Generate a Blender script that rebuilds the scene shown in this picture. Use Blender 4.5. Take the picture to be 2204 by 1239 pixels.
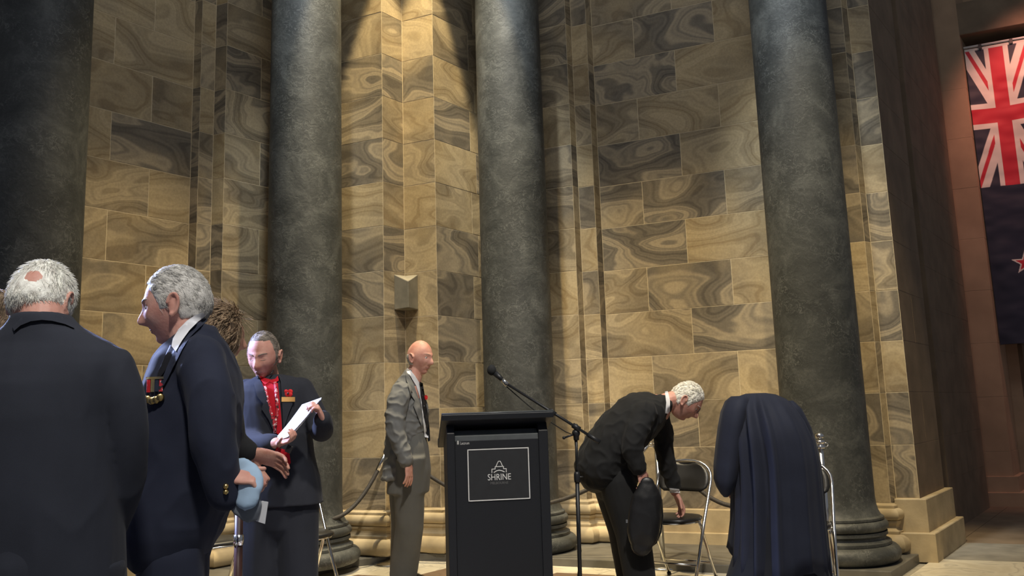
import bpy, bmesh, math, random
from mathutils import Vector, Matrix, noise
from mathutils.bvhtree import BVHTree

R = math.radians
for o in list(bpy.data.objects):
    bpy.data.objects.remove(o)
SC = bpy.context.scene
COL = SC.collection

# ------------------------------------------------------------------ camera
F_PX, PITCH, ROLL, EYE = 1766.0, R(8.73), R(-1.85), 1.2
CAM = Vector((0, 0, EYE))
FW = Vector((0, math.cos(PITCH), math.sin(PITCH)))
UP0 = Vector((0, -math.sin(PITCH), math.cos(PITCH)))
RI = Vector((1, 0, 0)) * math.cos(ROLL) + UP0 * math.sin(ROLL)
UP = UP0 * math.cos(ROLL) - Vector((1, 0, 0)) * math.sin(ROLL)
cd = bpy.data.cameras.new('camera')
cd.sensor_fit = 'HORIZONTAL'
cd.sensor_width = 36.0
cd.lens = F_PX * 36.0 / 2204.0
cam = bpy.data.objects.new('camera', cd)
COL.objects.link(cam)
cam.matrix_world = Matrix(((RI.x, UP.x, -FW.x, CAM.x), (RI.y, UP.y, -FW.y, CAM.y), (RI.z, UP.z, -FW.z, CAM.z), (0, 0, 0, 1)))
SC.camera = cam

# ------------------------------------------------------------------ plan of the hall
# corner of the hall at KP; p runs along the right wall, q along the left wall
KP = Vector((-0.97, 7.35, 0))
ER = Vector((math.sin(R(113)), math.cos(R(113)), 0))
EQ = -Vector((math.sin(R(38)), math.cos(R(38)), 0))
def PQ(p, q, z=0.0):
    return KP + ER * p + EQ * q + Vector((0, 0, z))

# ------------------------------------------------------------------ world, lamps, exposure
w = bpy.data.worlds.new('hall_ambient')
SC.world = w
w.use_nodes = True
bg = w.node_tree.nodes['Background']
bg.inputs[0].default_value = (0.80, 0.86, 1.0, 1)
bg.inputs[1].default_value = 0.15
SC.view_settings.view_transform = 'Standard'
SC.view_settings.look = 'None'
SC.view_settings.gamma = 1.0
SC.view_settings.use_curve_mapping = False
SC.view_settings.exposure = 0.0

def lamp(name, kind, loc, target, energy, color, **kw):
    l = bpy.data.lights.new(name, kind)
    l.energy = energy
    l.color = color
    for k, v in kw.items():
        setattr(l, k, v)
    o = bpy.data.objects.new(name, l)
    COL.objects.link(o)
    o.location = loc
    d = Vector(target) - Vector(loc)
    o.rotation_euler = d.to_track_quat('-Z', 'Y').to_euler()
    return o
WARM = (1.0, 0.82, 0.50)
AMBER = (1.0, 0.80, 0.47)
# the spot high over the corner of the hall
lamp('corner_spot', 'SPOT', PQ(1.05, 1.05, 8.3), PQ(0.28, 0.28, 0.6), 2900, WARM, spot_size=R(30), spot_blend=0.22, shadow_soft_size=0.04)
# spots on the lower walls of the bays
lamp('right_bay_spot', 'SPOT', PQ(2.10, 2.6, 8.2), PQ(2.10, -0.70, 0.55), 2350, AMBER, spot_size=R(29), spot_blend=0.85, shadow_soft_size=0.10)
lamp('left_bay_spot', 'SPOT', PQ(2.40, 2.0, 8.2), PQ(-0.80, 1.95, 0.55), 2100, AMBER, spot_size=R(29), spot_blend=0.85, shadow_soft_size=0.10)
lamp('door_bay_spot', 'SPOT', PQ(4.5, 2.6, 8.2), PQ(3.80, -0.60, 0.7), 2100, AMBER, spot_size=R(25), spot_blend=0.8, shadow_soft_size=0.10)
# spot from the front of the hall on the lectern and the people around it
lamp('lectern_spot', 'SPOT', (0.9, 0.5, 7.5), (0.0, 5.5, 1.1), 1900, (1.0, 0.92, 0.80), spot_size=R(36), spot_blend=0.8, shadow_soft_size=0.2)
# spot over the people in the front of the hall
lamp('front_hall_spot', 'SPOT', (0.25, -0.7, 5.6), (-1.20, 2.60, 1.5), 900, (1.0, 0.95, 0.88), spot_size=R(26), spot_blend=0.7, shadow_soft_size=0.25)
# cool spots on the columns
NEUT = (0.90, 0.97, 1.0)
lamp('column_spot', 'SPOT', PQ(0.75, 2.0, 7.4), PQ(-0.32, 0.79, 3.4), 800, NEUT, spot_size=R(25), spot_blend=0.95, shadow_soft_size=0.1)
lamp('column_spot', 'SPOT', PQ(1.5, 1.2, 7.4), PQ(0.87, -0.33, 3.5), 1000, NEUT, spot_size=R(24), spot_blend=0.95, shadow_soft_size=0.1)
lamp('column_spot', 'SPOT', PQ(3.5, 1.3, 7.4), PQ(3.33, -0.42, 3.7), 1050, NEUT, spot_size=R(24), spot_blend=0.95, shadow_soft_size=0.1)
# soft daylight from the opening in the ceiling of the hall
lamp('ceiling_skylight', 'AREA', (0.3, 2.4, 10.5), (0.3, 3.6, 0), 150, (0.93, 0.96, 1.0), shape='SQUARE', size=3.0)
# added spot for the bluish light of an unseen source at the left
lamp('unseen_blue_light', 'SPOT', (-3.2, 4.3, 2.7), (-1.2, 3.15, 1.5), 1200, (0.46, 0.56, 1.0), spot_size=R(70), spot_blend=0.5, shadow_soft_size=0.12)
# red lamps in the passage behind the doorway
lamp('passage_red_lamp', 'SPOT', PQ(5.2, -3.4, 6.6), PQ(4.75, -4.9, 4.1), 260, (1.0, 0.42, 0.30), spot_size=R(58), spot_blend=0.6, shadow_soft_size=0.15)
lamp('passage_floor_red_lamp', 'POINT', PQ(5.3, -4.3, 1.2), PQ(4, -4, 0), 0.9, (1.0, 0.22, 0.12), shadow_soft_size=0.2)

# ------------------------------------------------------------------ pixel helpers (2204 x 1239 frame)
def ray(x, y):
    return FW + RI * ((x - 1102.0) / F_PX) - UP * ((y - 619.5) / F_PX)
def at(x, y, d):
    r = ray(x, y)
    return CAM + r * (d / r.y)
def ground(x, y, z=0.0):
    r = ray(x, y)
    return CAM + r * ((z - EYE) / r.z)
def px2m(n, d):
    return n * d / F_PX

# ------------------------------------------------------------------ materials
def new_mat(name):
    m = bpy.data.materials.new(name)
    m.use_nodes = True
    nt = m.node_tree
    return m, nt, nt.nodes['Principled BSDF']
def N(nt, t, **kw):
    n = nt.nodes.new(t)
    for k, v in kw.items():
        if k.startswith('i_'):
            n.inputs[int(k[2:])].default_value = v
        else:
            setattr(n, k, v)
    return n
def ramp(nt, stops, interp='LINEAR'):
    n = nt.nodes.new('ShaderNodeValToRGB')
    n.color_ramp.interpolation = interp
    el = n.color_ramp.elements
    while len(el) < len(stops):
        el.new(0.5)
    for e, (p, c) in zip(el, stops):
        e.position = p
        e.color = (*c, 1) if len(c) == 3 else c
    return n
def add_bump(nt, b, height, strength=0.3, dist=0.01):
    n = N(nt, 'ShaderNodeBump')
    n.inputs['Strength'].default_value = strength
    n.inputs['Distance'].default_value = dist
    nt.links.new(height, n.inputs['Height'])
    nt.links.new(n.outputs[0], b.inputs['Normal'])
def plain(name, col, rough=0.6, metal=0.0, spec=0.5, noise_amt=0.06, nscale=20, sheen=0.0, bump=0.0, bscale=300):
    m, nt, b = new_mat(name)
    tc = N(nt, 'ShaderNodeTexCoord')
    nz = N(nt, 'ShaderNodeTexNoise')
    nz.inputs['Scale'].default_value = nscale
    nz.inputs['Detail'].default_value = 4
    nt.links.new(tc.outputs['Object'], nz.inputs['Vector'])
    r = ramp(nt, [(0.3, [max(0, c * (1 - noise_amt * 2)) for c in col]), (0.7, [min(1, c * (1 + noise_amt * 2)) for c in col])])
    nt.links.new(nz.outputs[0], r.inputs[0])
    nt.links.new(r.outputs[0], b.inputs['Base Color'])
    b.inputs['Roughness'].default_value = rough
    b.inputs['Metallic'].default_value = metal
    b.inputs['Specular IOR Level'].default_value = spec
    if sheen:
        b.inputs['Sheen Weight'].default_value = sheen
        b.inputs['Sheen Roughness'].default_value = 0.5
    if bump:
        n2 = N(nt, 'ShaderNodeTexNoise')
        n2.inputs['Scale'].default_value = bscale
        n2.inputs['Detail'].default_value = 2
        nt.links.new(tc.outputs['Object'], n2.inputs['Vector'])
        add_bump(nt, b, n2.outputs[0], bump, 0.004)
    return m

def sandstone(name='sandstone', gain=1.0):
    m, nt, b = new_mat(name)
    L = nt.links.new
    geo = N(nt, 'ShaderNodeNewGeometry')
    oi = N(nt, 'ShaderNodeObjectInfo')
    mul = N(nt, 'ShaderNodeMath', operation='MULTIPLY', i_1=83.0)
    L(oi.outputs['Random'], mul.inputs[0])
    comb = N(nt, 'ShaderNodeCombineXYZ')
    mul2 = N(nt, 'ShaderNodeMath', operation='MULTIPLY', i_1=37.0)
    L(oi.outputs['Random'], mul2.inputs[0])
    L(mul.outputs[0], comb.inputs[0]); L(mul2.outputs[0], comb.inputs[1]); L(mul.outputs[0], comb.inputs[2])
    add = N(nt, 'ShaderNodeVectorMath', operation='ADD')
    L(geo.outputs['Position'], add.inputs[0]); L(comb.outputs[0], add.inputs[1])
    # per stone: horizontal or tilted bedding
    stretch = N(nt, 'ShaderNodeVectorMath', operation='MULTIPLY')
    stretch.inputs[1].default_value = (1.0, 1.0, 2.0)
    L(add.outputs[0], stretch.inputs[0])
    n1 = N(nt, 'ShaderNodeTexNoise')
    n1.inputs['Scale'].default_value = 1.15
    n1.inputs['Detail'].default_value = 3.2
    n1.inputs['Roughness'].default_value = 0.30
    n1.inputs['Distortion'].default_value = 0.5
    L(stretch.outputs[0], n1.inputs['Vector'])
    # contour lines of the smooth noise: swirling bands
    fr = N(nt, 'ShaderNodeMath', operation='MULTIPLY', i_1=24.0)
    L(n1.outputs[0], fr.inputs[0])
    sn = N(nt, 'ShaderNodeMath', operation='SINE')
    L(fr.outputs[0], sn.inputs[0])
    fr2 = N(nt, 'ShaderNodeMath', operation='MULTIPLY', i_1=83.0)
    L(n1.outputs[0], fr2.inputs[0])
    sn2 = N(nt, 'ShaderNodeMath', operation='SINE')
    L(fr2.outputs[0], sn2.inputs[0])
    mix = N(nt, 'ShaderNodeMath', operation='MULTIPLY_ADD', i_1=0.55)
    L(sn2.outputs[0], mix.inputs[0]); L(sn.outputs[0], mix.inputs[2])
    fr3 = N(nt, 'ShaderNodeMath', operation='MULTIPLY', i_1=210.0)
    L(n1.outputs[0], fr3.inputs[0])
    sn3 = N(nt, 'ShaderNodeMath', operation='SINE')
    L(fr3.outputs[0], sn3.inputs[0])
    mix0 = mix
    mix = N(nt, 'ShaderNodeMath', operation='MULTIPLY_ADD', i_1=0.38)
    L(sn3.outputs[0], mix.inputs[0]); L(mix0.outputs[0], mix.inputs[2])
    # where the grey bands show at all
    n2 = N(nt, 'ShaderNodeTexNoise')
    n2.inputs['Scale'].default_value = 2.1
    n2.inputs['Detail'].default_value = 3
    L(add.outputs[0], n2.inputs['Vector'])
    rnd2 = N(nt, 'ShaderNodeMath', operation='FRACT')
    m7 = N(nt, 'ShaderNodeMath', operation='MULTIPLY', i_1=7.31)
    L(oi.outputs['Random'], m7.inputs[0]); L(m7.outputs[0], rnd2.inputs[0])
    msk = N(nt, 'ShaderNodeMath', operation='MULTIPLY_ADD', i_1=0.62, i_2=0.0)
    L(rnd2.outputs[0], msk.inputs[0]); L(n2.outputs[0], msk.inputs[2])
    mr = N(nt, 'ShaderNodeMapRange')
    mr.inputs[1].default_value = 0.45; mr.inputs[2].default_value = 0.98
    L(msk.outputs[0], mr.inputs[0])
    # band value 0..1
    bv = N(nt, 'ShaderNodeMapRange')
    bv.inputs[1].default_value = -1.5; bv.inputs[2].default_value = 1.5
    L(mix.outputs[0], bv.inputs[0])
    g = gain
    warm = ramp(nt, [(0.0, (0.34 * g, 0.245 * g, 0.125 * g)), (0.3, (0.43 * g, 0.325 * g, 0.175 * g)), (1.0, (0.52 * g, 0.40 * g, 0.225 * g))])
    grey = ramp(nt, [(0.0, (0.120 * g, 0.099 * g, 0.071 * g)), (0.45, (0.205 * g, 0.170 * g, 0.120 * g)), (0.95, (0.40 * g, 0.32 * g, 0.205 * g))])
    L(bv.outputs[0], warm.inputs[0]); L(bv.outputs[0], grey.inputs[0])
    mx = N(nt, 'ShaderNodeMix', data_type='RGBA')
    L(mr.outputs[0], mx.inputs[0]); L(warm.outputs[0], mx.inputs[6]); L(grey.outputs[0], mx.inputs[7])
    # fine grain
    n3 = N(nt, 'ShaderNodeTexNoise')
    n3.inputs['Scale'].default_value = 60
    n3.inputs['Detail'].default_value = 5
    L(geo.outputs['Position'], n3.inputs['Vector'])
    gr = ramp(nt, [(0.25, (0.86, 0.86, 0.86)), (0.75, (1.12, 1.12, 1.12))])
    L(n3.outputs[0], gr.inputs[0])
    m2 = N(nt, 'ShaderNodeMix', data_type='RGBA', blend_type='MULTIPLY')
    m2.inputs[0].default_value = 1.0
    L(mx.outputs[2], m2.inputs[6]); L(gr.outputs[0], m2.inputs[7])
    L(m2.outputs[2], b.inputs['Base Color'])
    b.inputs['Roughness'].default_value = 0.62
    b.inputs['Specular IOR Level'].default_value = 0.35
    n4 = N(nt, 'ShaderNodeTexNoise')
    n4.inputs['Scale'].default_value = 9
    n4.inputs['Detail'].default_value = 6
    L(geo.outputs['Position'], n4.inputs['Vector'])
    add_bump(nt, b, n4.outputs[0], 0.25, 0.008)
    return m

def granite(name='dark_granite'):
    m, nt, b = new_mat(name)
    L = nt.links.new
    tc = N(nt, 'ShaderNodeNewGeometry')
    n1 = N(nt, 'ShaderNodeTexNoise')
    n1.inputs['Scale'].default_value = 3.4; n1.inputs['Detail'].default_value = 10; n1.inputs['Roughness'].default_value = 0.72; n1.inputs['Distortion'].default_value = 0.6
    L(tc.outputs['Position'], n1.inputs['Vector'])
    base = ramp(nt, [(0.30, (0.027, 0.029, 0.0285)), (0.5, (0.052, 0.055, 0.053)), (0.68, (0.105, 0.109, 0.103))])
    L(n1.outputs[0], base.inputs[0])
    # shell-like pale flecks
    n5 = N(nt, 'ShaderNodeTexNoise')
    n5.inputs['Scale'].default_value = 22; n5.inputs['Detail'].default_value = 5; n5.inputs['Distortion'].default_value = 1.0
    L(tc.outputs['Position'], n5.inputs['Vector'])
    fl = N(nt, 'ShaderNodeMath', operation='MULTIPLY', i_1=26.0)
    L(n5.outputs[0], fl.inputs[0])
    sn = N(nt, 'ShaderNodeMath', operation='SINE')
    L(fl.outputs[0], sn.inputs[0])
    n6 = N(nt, 'ShaderNodeTexNoise')
    n6.inputs['Scale'].default_value = 5.0; n6.inputs['Detail'].default_value = 4
    L(tc.outputs['Position'], n6.inputs['Vector'])
    ms = ramp(nt, [(0.42, (0, 0, 0)), (0.62, (1, 1, 1))])
    L(n6.outputs[0], ms.inputs[0])
    f2 = ramp(nt, [(0.70, (0, 0, 0)), (1.0, (1, 1, 1))])
    L(sn.outputs[0], f2.inputs[0])
    mm = N(nt, 'ShaderNodeMath', operation='MULTIPLY')
    L(ms.outputs[0], mm.inputs[0]); L(f2.outputs[0], mm.inputs[1])
    mm0 = mm
    mm = N(nt, 'ShaderNodeMath', operation='MULTIPLY', i_1=0.65)
    L(mm0.outputs[0], mm.inputs[0])
    mx = N(nt, 'ShaderNodeMix', data_type='RGBA')
    L(mm.outputs[0], mx.inputs[0]); L(base.outputs[0], mx.inputs[6])
    mx.inputs[7].default_value = (0.145, 0.150, 0.142, 1)
    v = N(nt, 'ShaderNodeTexVoronoi')
    v.inputs['Scale'].default_value = 95
    L(tc.outputs['Position'], v.inputs['Vector'])
    sp = ramp(nt, [(0.0, (1.9, 1.9, 1.8)), (0.16, (1, 1, 1)), (1.0, (0.84, 0.84, 0.84))])
    L(v.outputs[0], sp.inputs[0])
    m2 = N(nt, 'ShaderNodeMix', data_type='RGBA', blend_type='MULTIPLY')
    m2.inputs[0].default_value = 1.0
    L(mx.outputs[2], m2.inputs[6]); L(sp.outputs[0], m2.inputs[7])
    L(m2.outputs[2], b.inputs['Base Color'])
    b.inputs['Roughness'].default_value = 0.55
    b.inputs['Specular IOR Level'].default_value = 0.4
    add_bump(nt, b, n5.outputs[0], 0.35, 0.006)
    return m

def marble(name, a, c, rough=0.3):
    m, nt, b = new_mat(name)
    L = nt.links.new
    g = N(nt, 'ShaderNodeNewGeometry')
    oi = N(nt, 'ShaderNodeObjectInfo')
    ml = N(nt, 'ShaderNodeMath', operation='MULTIPLY', i_1=61.0)
    L(oi.outputs['Random'], ml.inputs[0])
    ad = N(nt, 'ShaderNodeVectorMath', operation='ADD')
    L(g.outputs['Position'], ad.inputs[0]); L(ml.outputs[0], ad.inputs[1])
    n = N(nt, 'ShaderNodeTexNoise')
    n.inputs['Scale'].default_value = 2.4; n.inputs['Detail'].default_value = 7; n.inputs['Distortion'].default_value = 1.4
    L(ad.outputs[0], n.inputs['Vector'])
    r = ramp(nt, [(0.30, c), (0.47, a), (0.52, [x * 0.72 for x in a]), (0.57, a), (0.8, c)])
    L(n.outputs[0], r.inputs[0])
    L(r.outputs[0], b.inputs['Base Color'])
    b.inputs['Roughness'].default_value = rough
    return m

def cloth(name, col, rough=0.85, weave=900, sheen=0.05, var=0.10):
    m, nt, b = new_mat(name)
    L = nt.links.new
    tc = N(nt, 'ShaderNodeTexCoord')
    n = N(nt, 'ShaderNodeTexNoise')
    n.inputs['Scale'].default_value = 7; n.inputs['Detail'].default_value = 6
    L(tc.outputs['Object'], n.inputs['Vector'])
    r = ramp(nt, [(0.3, [x * (1 - var) for x in col]), (0.7, [x * (1 + var) for x in col])])
    L(n.outputs[0], r.inputs[0]); L(r.outputs[0], b.inputs['Base Color'])
    b.inputs['Roughness'].default_value = rough
    b.inputs['Specular IOR Level'].default_value = 0.2
    b.inputs['Sheen Weight'].default_value = sheen
    b.inputs['Sheen Roughness'].default_value = 0.45
    n2 = N(nt, 'ShaderNodeTexNoise')
    n2.inputs['Scale'].default_value = weave; n2.inputs['Detail'].default_value = 1
    L(tc.outputs['Object'], n2.inputs['Vector'])
    add_bump(nt, b, n2.outputs[0], 0.2, 0.002)
    return m

def skin(name, col=(0.56, 0.30, 0.22)):
    m, nt, b = new_mat(name)
    L = nt.links.new
    tc = N(nt, 'ShaderNodeTexCoord')
    n = N(nt, 'ShaderNodeTexNoise')
    n.inputs['Scale'].default_value = 22; n.inputs['Detail'].default_value = 5
    L(tc.outputs['Object'], n.inputs['Vector'])
    r = ramp(nt, [(0.3, (col[0] * 0.86, col[1] * 0.70, col[2] * 0.68)), (0.7, (col[0] * 1.08, col[1] * 1.1, col[2] * 1.1))])
    L(n.outputs[0], r.inputs[0]); L(r.outputs[0], b.inputs['Base Color'])
    b.inputs['Roughness'].default_value = 0.5
    b.inputs['Specular IOR Level'].default_value = 0.35
    b.inputs['Subsurface Weight'].default_value = 0.12
    b.inputs['Subsurface Radius'].default_value = (0.012, 0.005, 0.003)
    b.inputs['Subsurface Scale'].default_value = 0.5
    n2 = N(nt, 'ShaderNodeTexNoise')
    n2.inputs['Scale'].default_value = 120; n2.inputs['Detail'].default_value = 3
    L(tc.outputs['Object'], n2.inputs['Vector'])
    add_bump(nt, b, n2.outputs[0], 0.25, 0.003)
    return m

M = {}
M['stone'] = sandstone()
M['mortar'] = plain('pale_mortar', (0.62, 0.51, 0.33), 0.9, spec=0.2, nscale=40)
M['stonemould'] = plain('sandstone_moulding', (0.43, 0.34, 0.205), 0.7, spec=0.3, noise_amt=0.10, nscale=5, bump=0.2, bscale=60)
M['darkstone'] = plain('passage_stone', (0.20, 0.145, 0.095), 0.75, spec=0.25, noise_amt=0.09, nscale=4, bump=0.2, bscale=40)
M['redstone'] = plain('far_pier_stone', (0.40, 0.27, 0.17), 0.75, spec=0.25, noise_amt=0.07, nscale=3)
M['granite'] = granite()
M['slab'] = plain('grey_slab_stone', (0.115, 0.108, 0.092), 0.45, noise_amt=0.12, nscale=7)
M['cream'] = marble('cream_marble', (0.68, 0.62, 0.49), (0.55, 0.49, 0.37))
M['brownmarble'] = marble('brown_marble', (0.20, 0.13, 0.085), (0.13, 0.085, 0.06))
M['grout'] = plain('floor_grout', (0.30, 0.27, 0.21), 0.9)
M['threshold'] = plain('grey_threshold_stone', (0.24, 0.22, 0.18), 0.6, noise_amt=0.1, nscale=6)
M['chrome'] = plain('chrome_steel', (0.80, 0.79, 0.76), 0.16, metal=1.0, noise_amt=0.02)
M['black'] = plain('black_paint', (0.016, 0.017, 0.019), 0.45, noise_amt=0.05)
M['lectern'] = plain('charcoal_laminate', (0.011, 0.0125, 0.016), 0.5, noise_amt=0.08, nscale=200)
M['lectern_lit'] = plain('lectern_lit_edge', (0.10, 0.11, 0.115), 0.35, noise_amt=0.05)  # paler copy of the laminate, light on its edges put into the colour
M['signplate'] = plain('sign_plate', (0.022, 0.0235, 0.026), 0.55, noise_amt=0.05)
M['print'] = plain('white_print', (0.78, 0.78, 0.76), 0.6, noise_amt=0.02)
M['dimprint'] = plain('grey_print', (0.16, 0.16, 0.16), 0.6, noise_amt=0.02)
M['vinyl'] = plain('black_vinyl', (0.013, 0.013, 0.014), 0.38, bump=0.15, bscale=250)
M['redvinyl'] = plain('maroon_vinyl', (0.15, 0.028, 0.022), 0.45, bump=0.1, bscale=250)
M['rope'] = plain('dark_rope', (0.035, 0.03, 0.026), 0.7, noise_amt=0.2, nscale=160, bump=0.5, bscale=200)
M['rubber'] = plain('black_rubber', (0.012, 0.012, 0.012), 0.8)
M['darkwood'] = plain('dark_wood', (0.055, 0.022, 0.016), 0.4, noise_amt=0.2, nscale=12)
M['gold'] = plain('gold_metal', (0.85, 0.60, 0.22), 0.25, metal=1.0, noise_amt=0.04)
M['brass'] = plain('brass_badge', (0.75, 0.42, 0.14), 0.35, metal=0.6, noise_amt=0.04)
M['paper'] = plain('white_paper', (0.80, 0.79, 0.80), 0.7, noise_amt=0.01)
M['poppy'] = plain('red_poppy_felt', (0.55, 0.012, 0.015), 0.8, noise_amt=0.15)
M['shoe'] = plain('black_leather', (0.012, 0.011, 0.011), 0.3)
M['foam'] = plain('mic_foam', (0.02, 0.021, 0.022), 0.9, noise_amt=0.3, nscale=300)
M['suit_char'] = cloth('charcoal_suit', (0.027, 0.030, 0.041))
M['suit_navy'] = cloth('navy_suit', (0.023, 0.027, 0.046))
M['suit_black'] = cloth('black_suit', (0.023, 0.025, 0.033))
M['suit_dark'] = cloth('dark_suit', (0.019, 0.0195, 0.0205))
M['suit_grey'] = cloth('grey_suit', (0.155, 0.158, 0.158), var=0.08)
M['trouser_grey'] = cloth('grey_trousers', (0.120, 0.120, 0.114), var=0.08)
M['gown'] = cloth('navy_gown', (0.029, 0.033, 0.052), 0.7, sheen=0.06)
M['shirt_white'] = cloth('white_shirt', (0.72, 0.72, 0.74), sheen=0.0, var=0.03)
M['shirt_red'] = cloth('red_shirt', (0.42, 0.008, 0.018), sheen=0.0, var=0.12)
M['tie_dark'] = cloth('dark_tie', (0.010, 0.010, 0.013), 0.6)
def lanyard_mat():
    m, nt, b = new_mat('red_white_lanyard')
    tc = N(nt, 'ShaderNodeTexCoord'); n = N(nt, 'ShaderNodeTexNoise')
    n.inputs['Scale'].default_value = 55; n.inputs['Detail'].default_value = 2
    nt.links.new(tc.outputs['Object'], n.inputs['Vector'])
    r = ramp(nt, [(0.0, (0.02, 0.01, 0.012)), (0.42, (0.40, 0.02, 0.03)), (0.56, (0.70, 0.60, 0.58)), (0.64, (0.40, 0.02, 0.03))], 'CONSTANT')
    nt.links.new(n.outputs[0], r.inputs[0]); nt.links.new(r.outputs[0], b.inputs['Base Color'])
    b.inputs['Roughness'].default_value = 0.7
    return m
M['lanyard'] = lanyard_mat()
M['blue_felt'] = cloth('light_blue_felt', (0.36, 0.50, 0.66), sheen=0.2, var=0.08)
M['lining'] = cloth('grey_lining', (0.17, 0.19, 0.22), sheen=0.1)
M['skin'] = skin('skin_fair')
M['skin_red'] = skin('skin_ruddy', (0.60, 0.33, 0.26))
M['skin_tan'] = skin('skin_tan', (0.42, 0.21, 0.145))
M['lips'] = plain('lips', (0.44, 0.215, 0.17), 0.5)
M['eye'] = plain('eye_white', (0.62, 0.60, 0.57), 0.2)
M['iris'] = plain('dark_iris', (0.03, 0.025, 0.02), 0.15)
M['hair_white'] = plain('white_hair', (0.86, 0.82, 0.74), 0.55, noise_amt=0.12, nscale=60, spec=0.15, bump=0.5, bscale=260)
M['hair_grey'] = plain('grey_hair', (0.55, 0.53, 0.49), 0.55, noise_amt=0.10, nscale=45, spec=0.15, bump=0.5, bscale=260)
M['hair_salt'] = plain('salt_pepper_hair', (0.22, 0.19, 0.16), 0.55, noise_amt=0.3, nscale=45, spec=0.15, bump=0.5, bscale=260)
M['hair_brown'] = plain('brown_blonde_hair', (0.34, 0.245, 0.155), 0.5, noise_amt=0.35, nscale=40, spec=0.15, bump=0.5, bscale=260)
M['brow'] = plain('eyebrow_hair', (0.20, 0.16, 0.13), 0.7)
M['card'] = plain('white_card', (0.78, 0.79, 0.82), 0.6, noise_amt=0.01)

# ------------------------------------------------------------------ mesh helpers
def link_mesh(name, verts, faces, mat=None, parent=None, smooth=False):
    me = bpy.data.meshes.new(name)
    me.from_pydata([tuple(v) for v in verts], [], faces)
    me.update()
    o = bpy.data.objects.new(name, me)
    COL.objects.link(o)
    if mat is not None:
        me.materials.append(M[mat] if isinstance(mat, str) else mat)
    if smooth:
        for p in me.polygons:
            p.use_smooth = True
    if parent is not None:
        o.parent = parent
        o.matrix_parent_inverse = parent_inv(parent)
    return o
def parent_inv(p):
    mm = Matrix.Identity(4)
    chain = []
    while p is not None:
        chain.append(p)
        p = p.parent
    for q in reversed(chain):
        mm = mm @ q.matrix_parent_inverse @ q.matrix_basis
    return mm.inverted()
def tag(o, label=None, cat=None, group=None, kind=None):
    if label: o['label'] = label
    if cat: o['category'] = cat
    if group: o['group'] = group
    if kind: o['kind'] = kind
    return o
def empty(name, loc, label, cat, group=None):
    o = bpy.data.objects.new(name, None)
    COL.objects.link(o)
    o.location = loc
    o.empty_display_size = 0.1
    return tag(o, label, cat, group)
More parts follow.
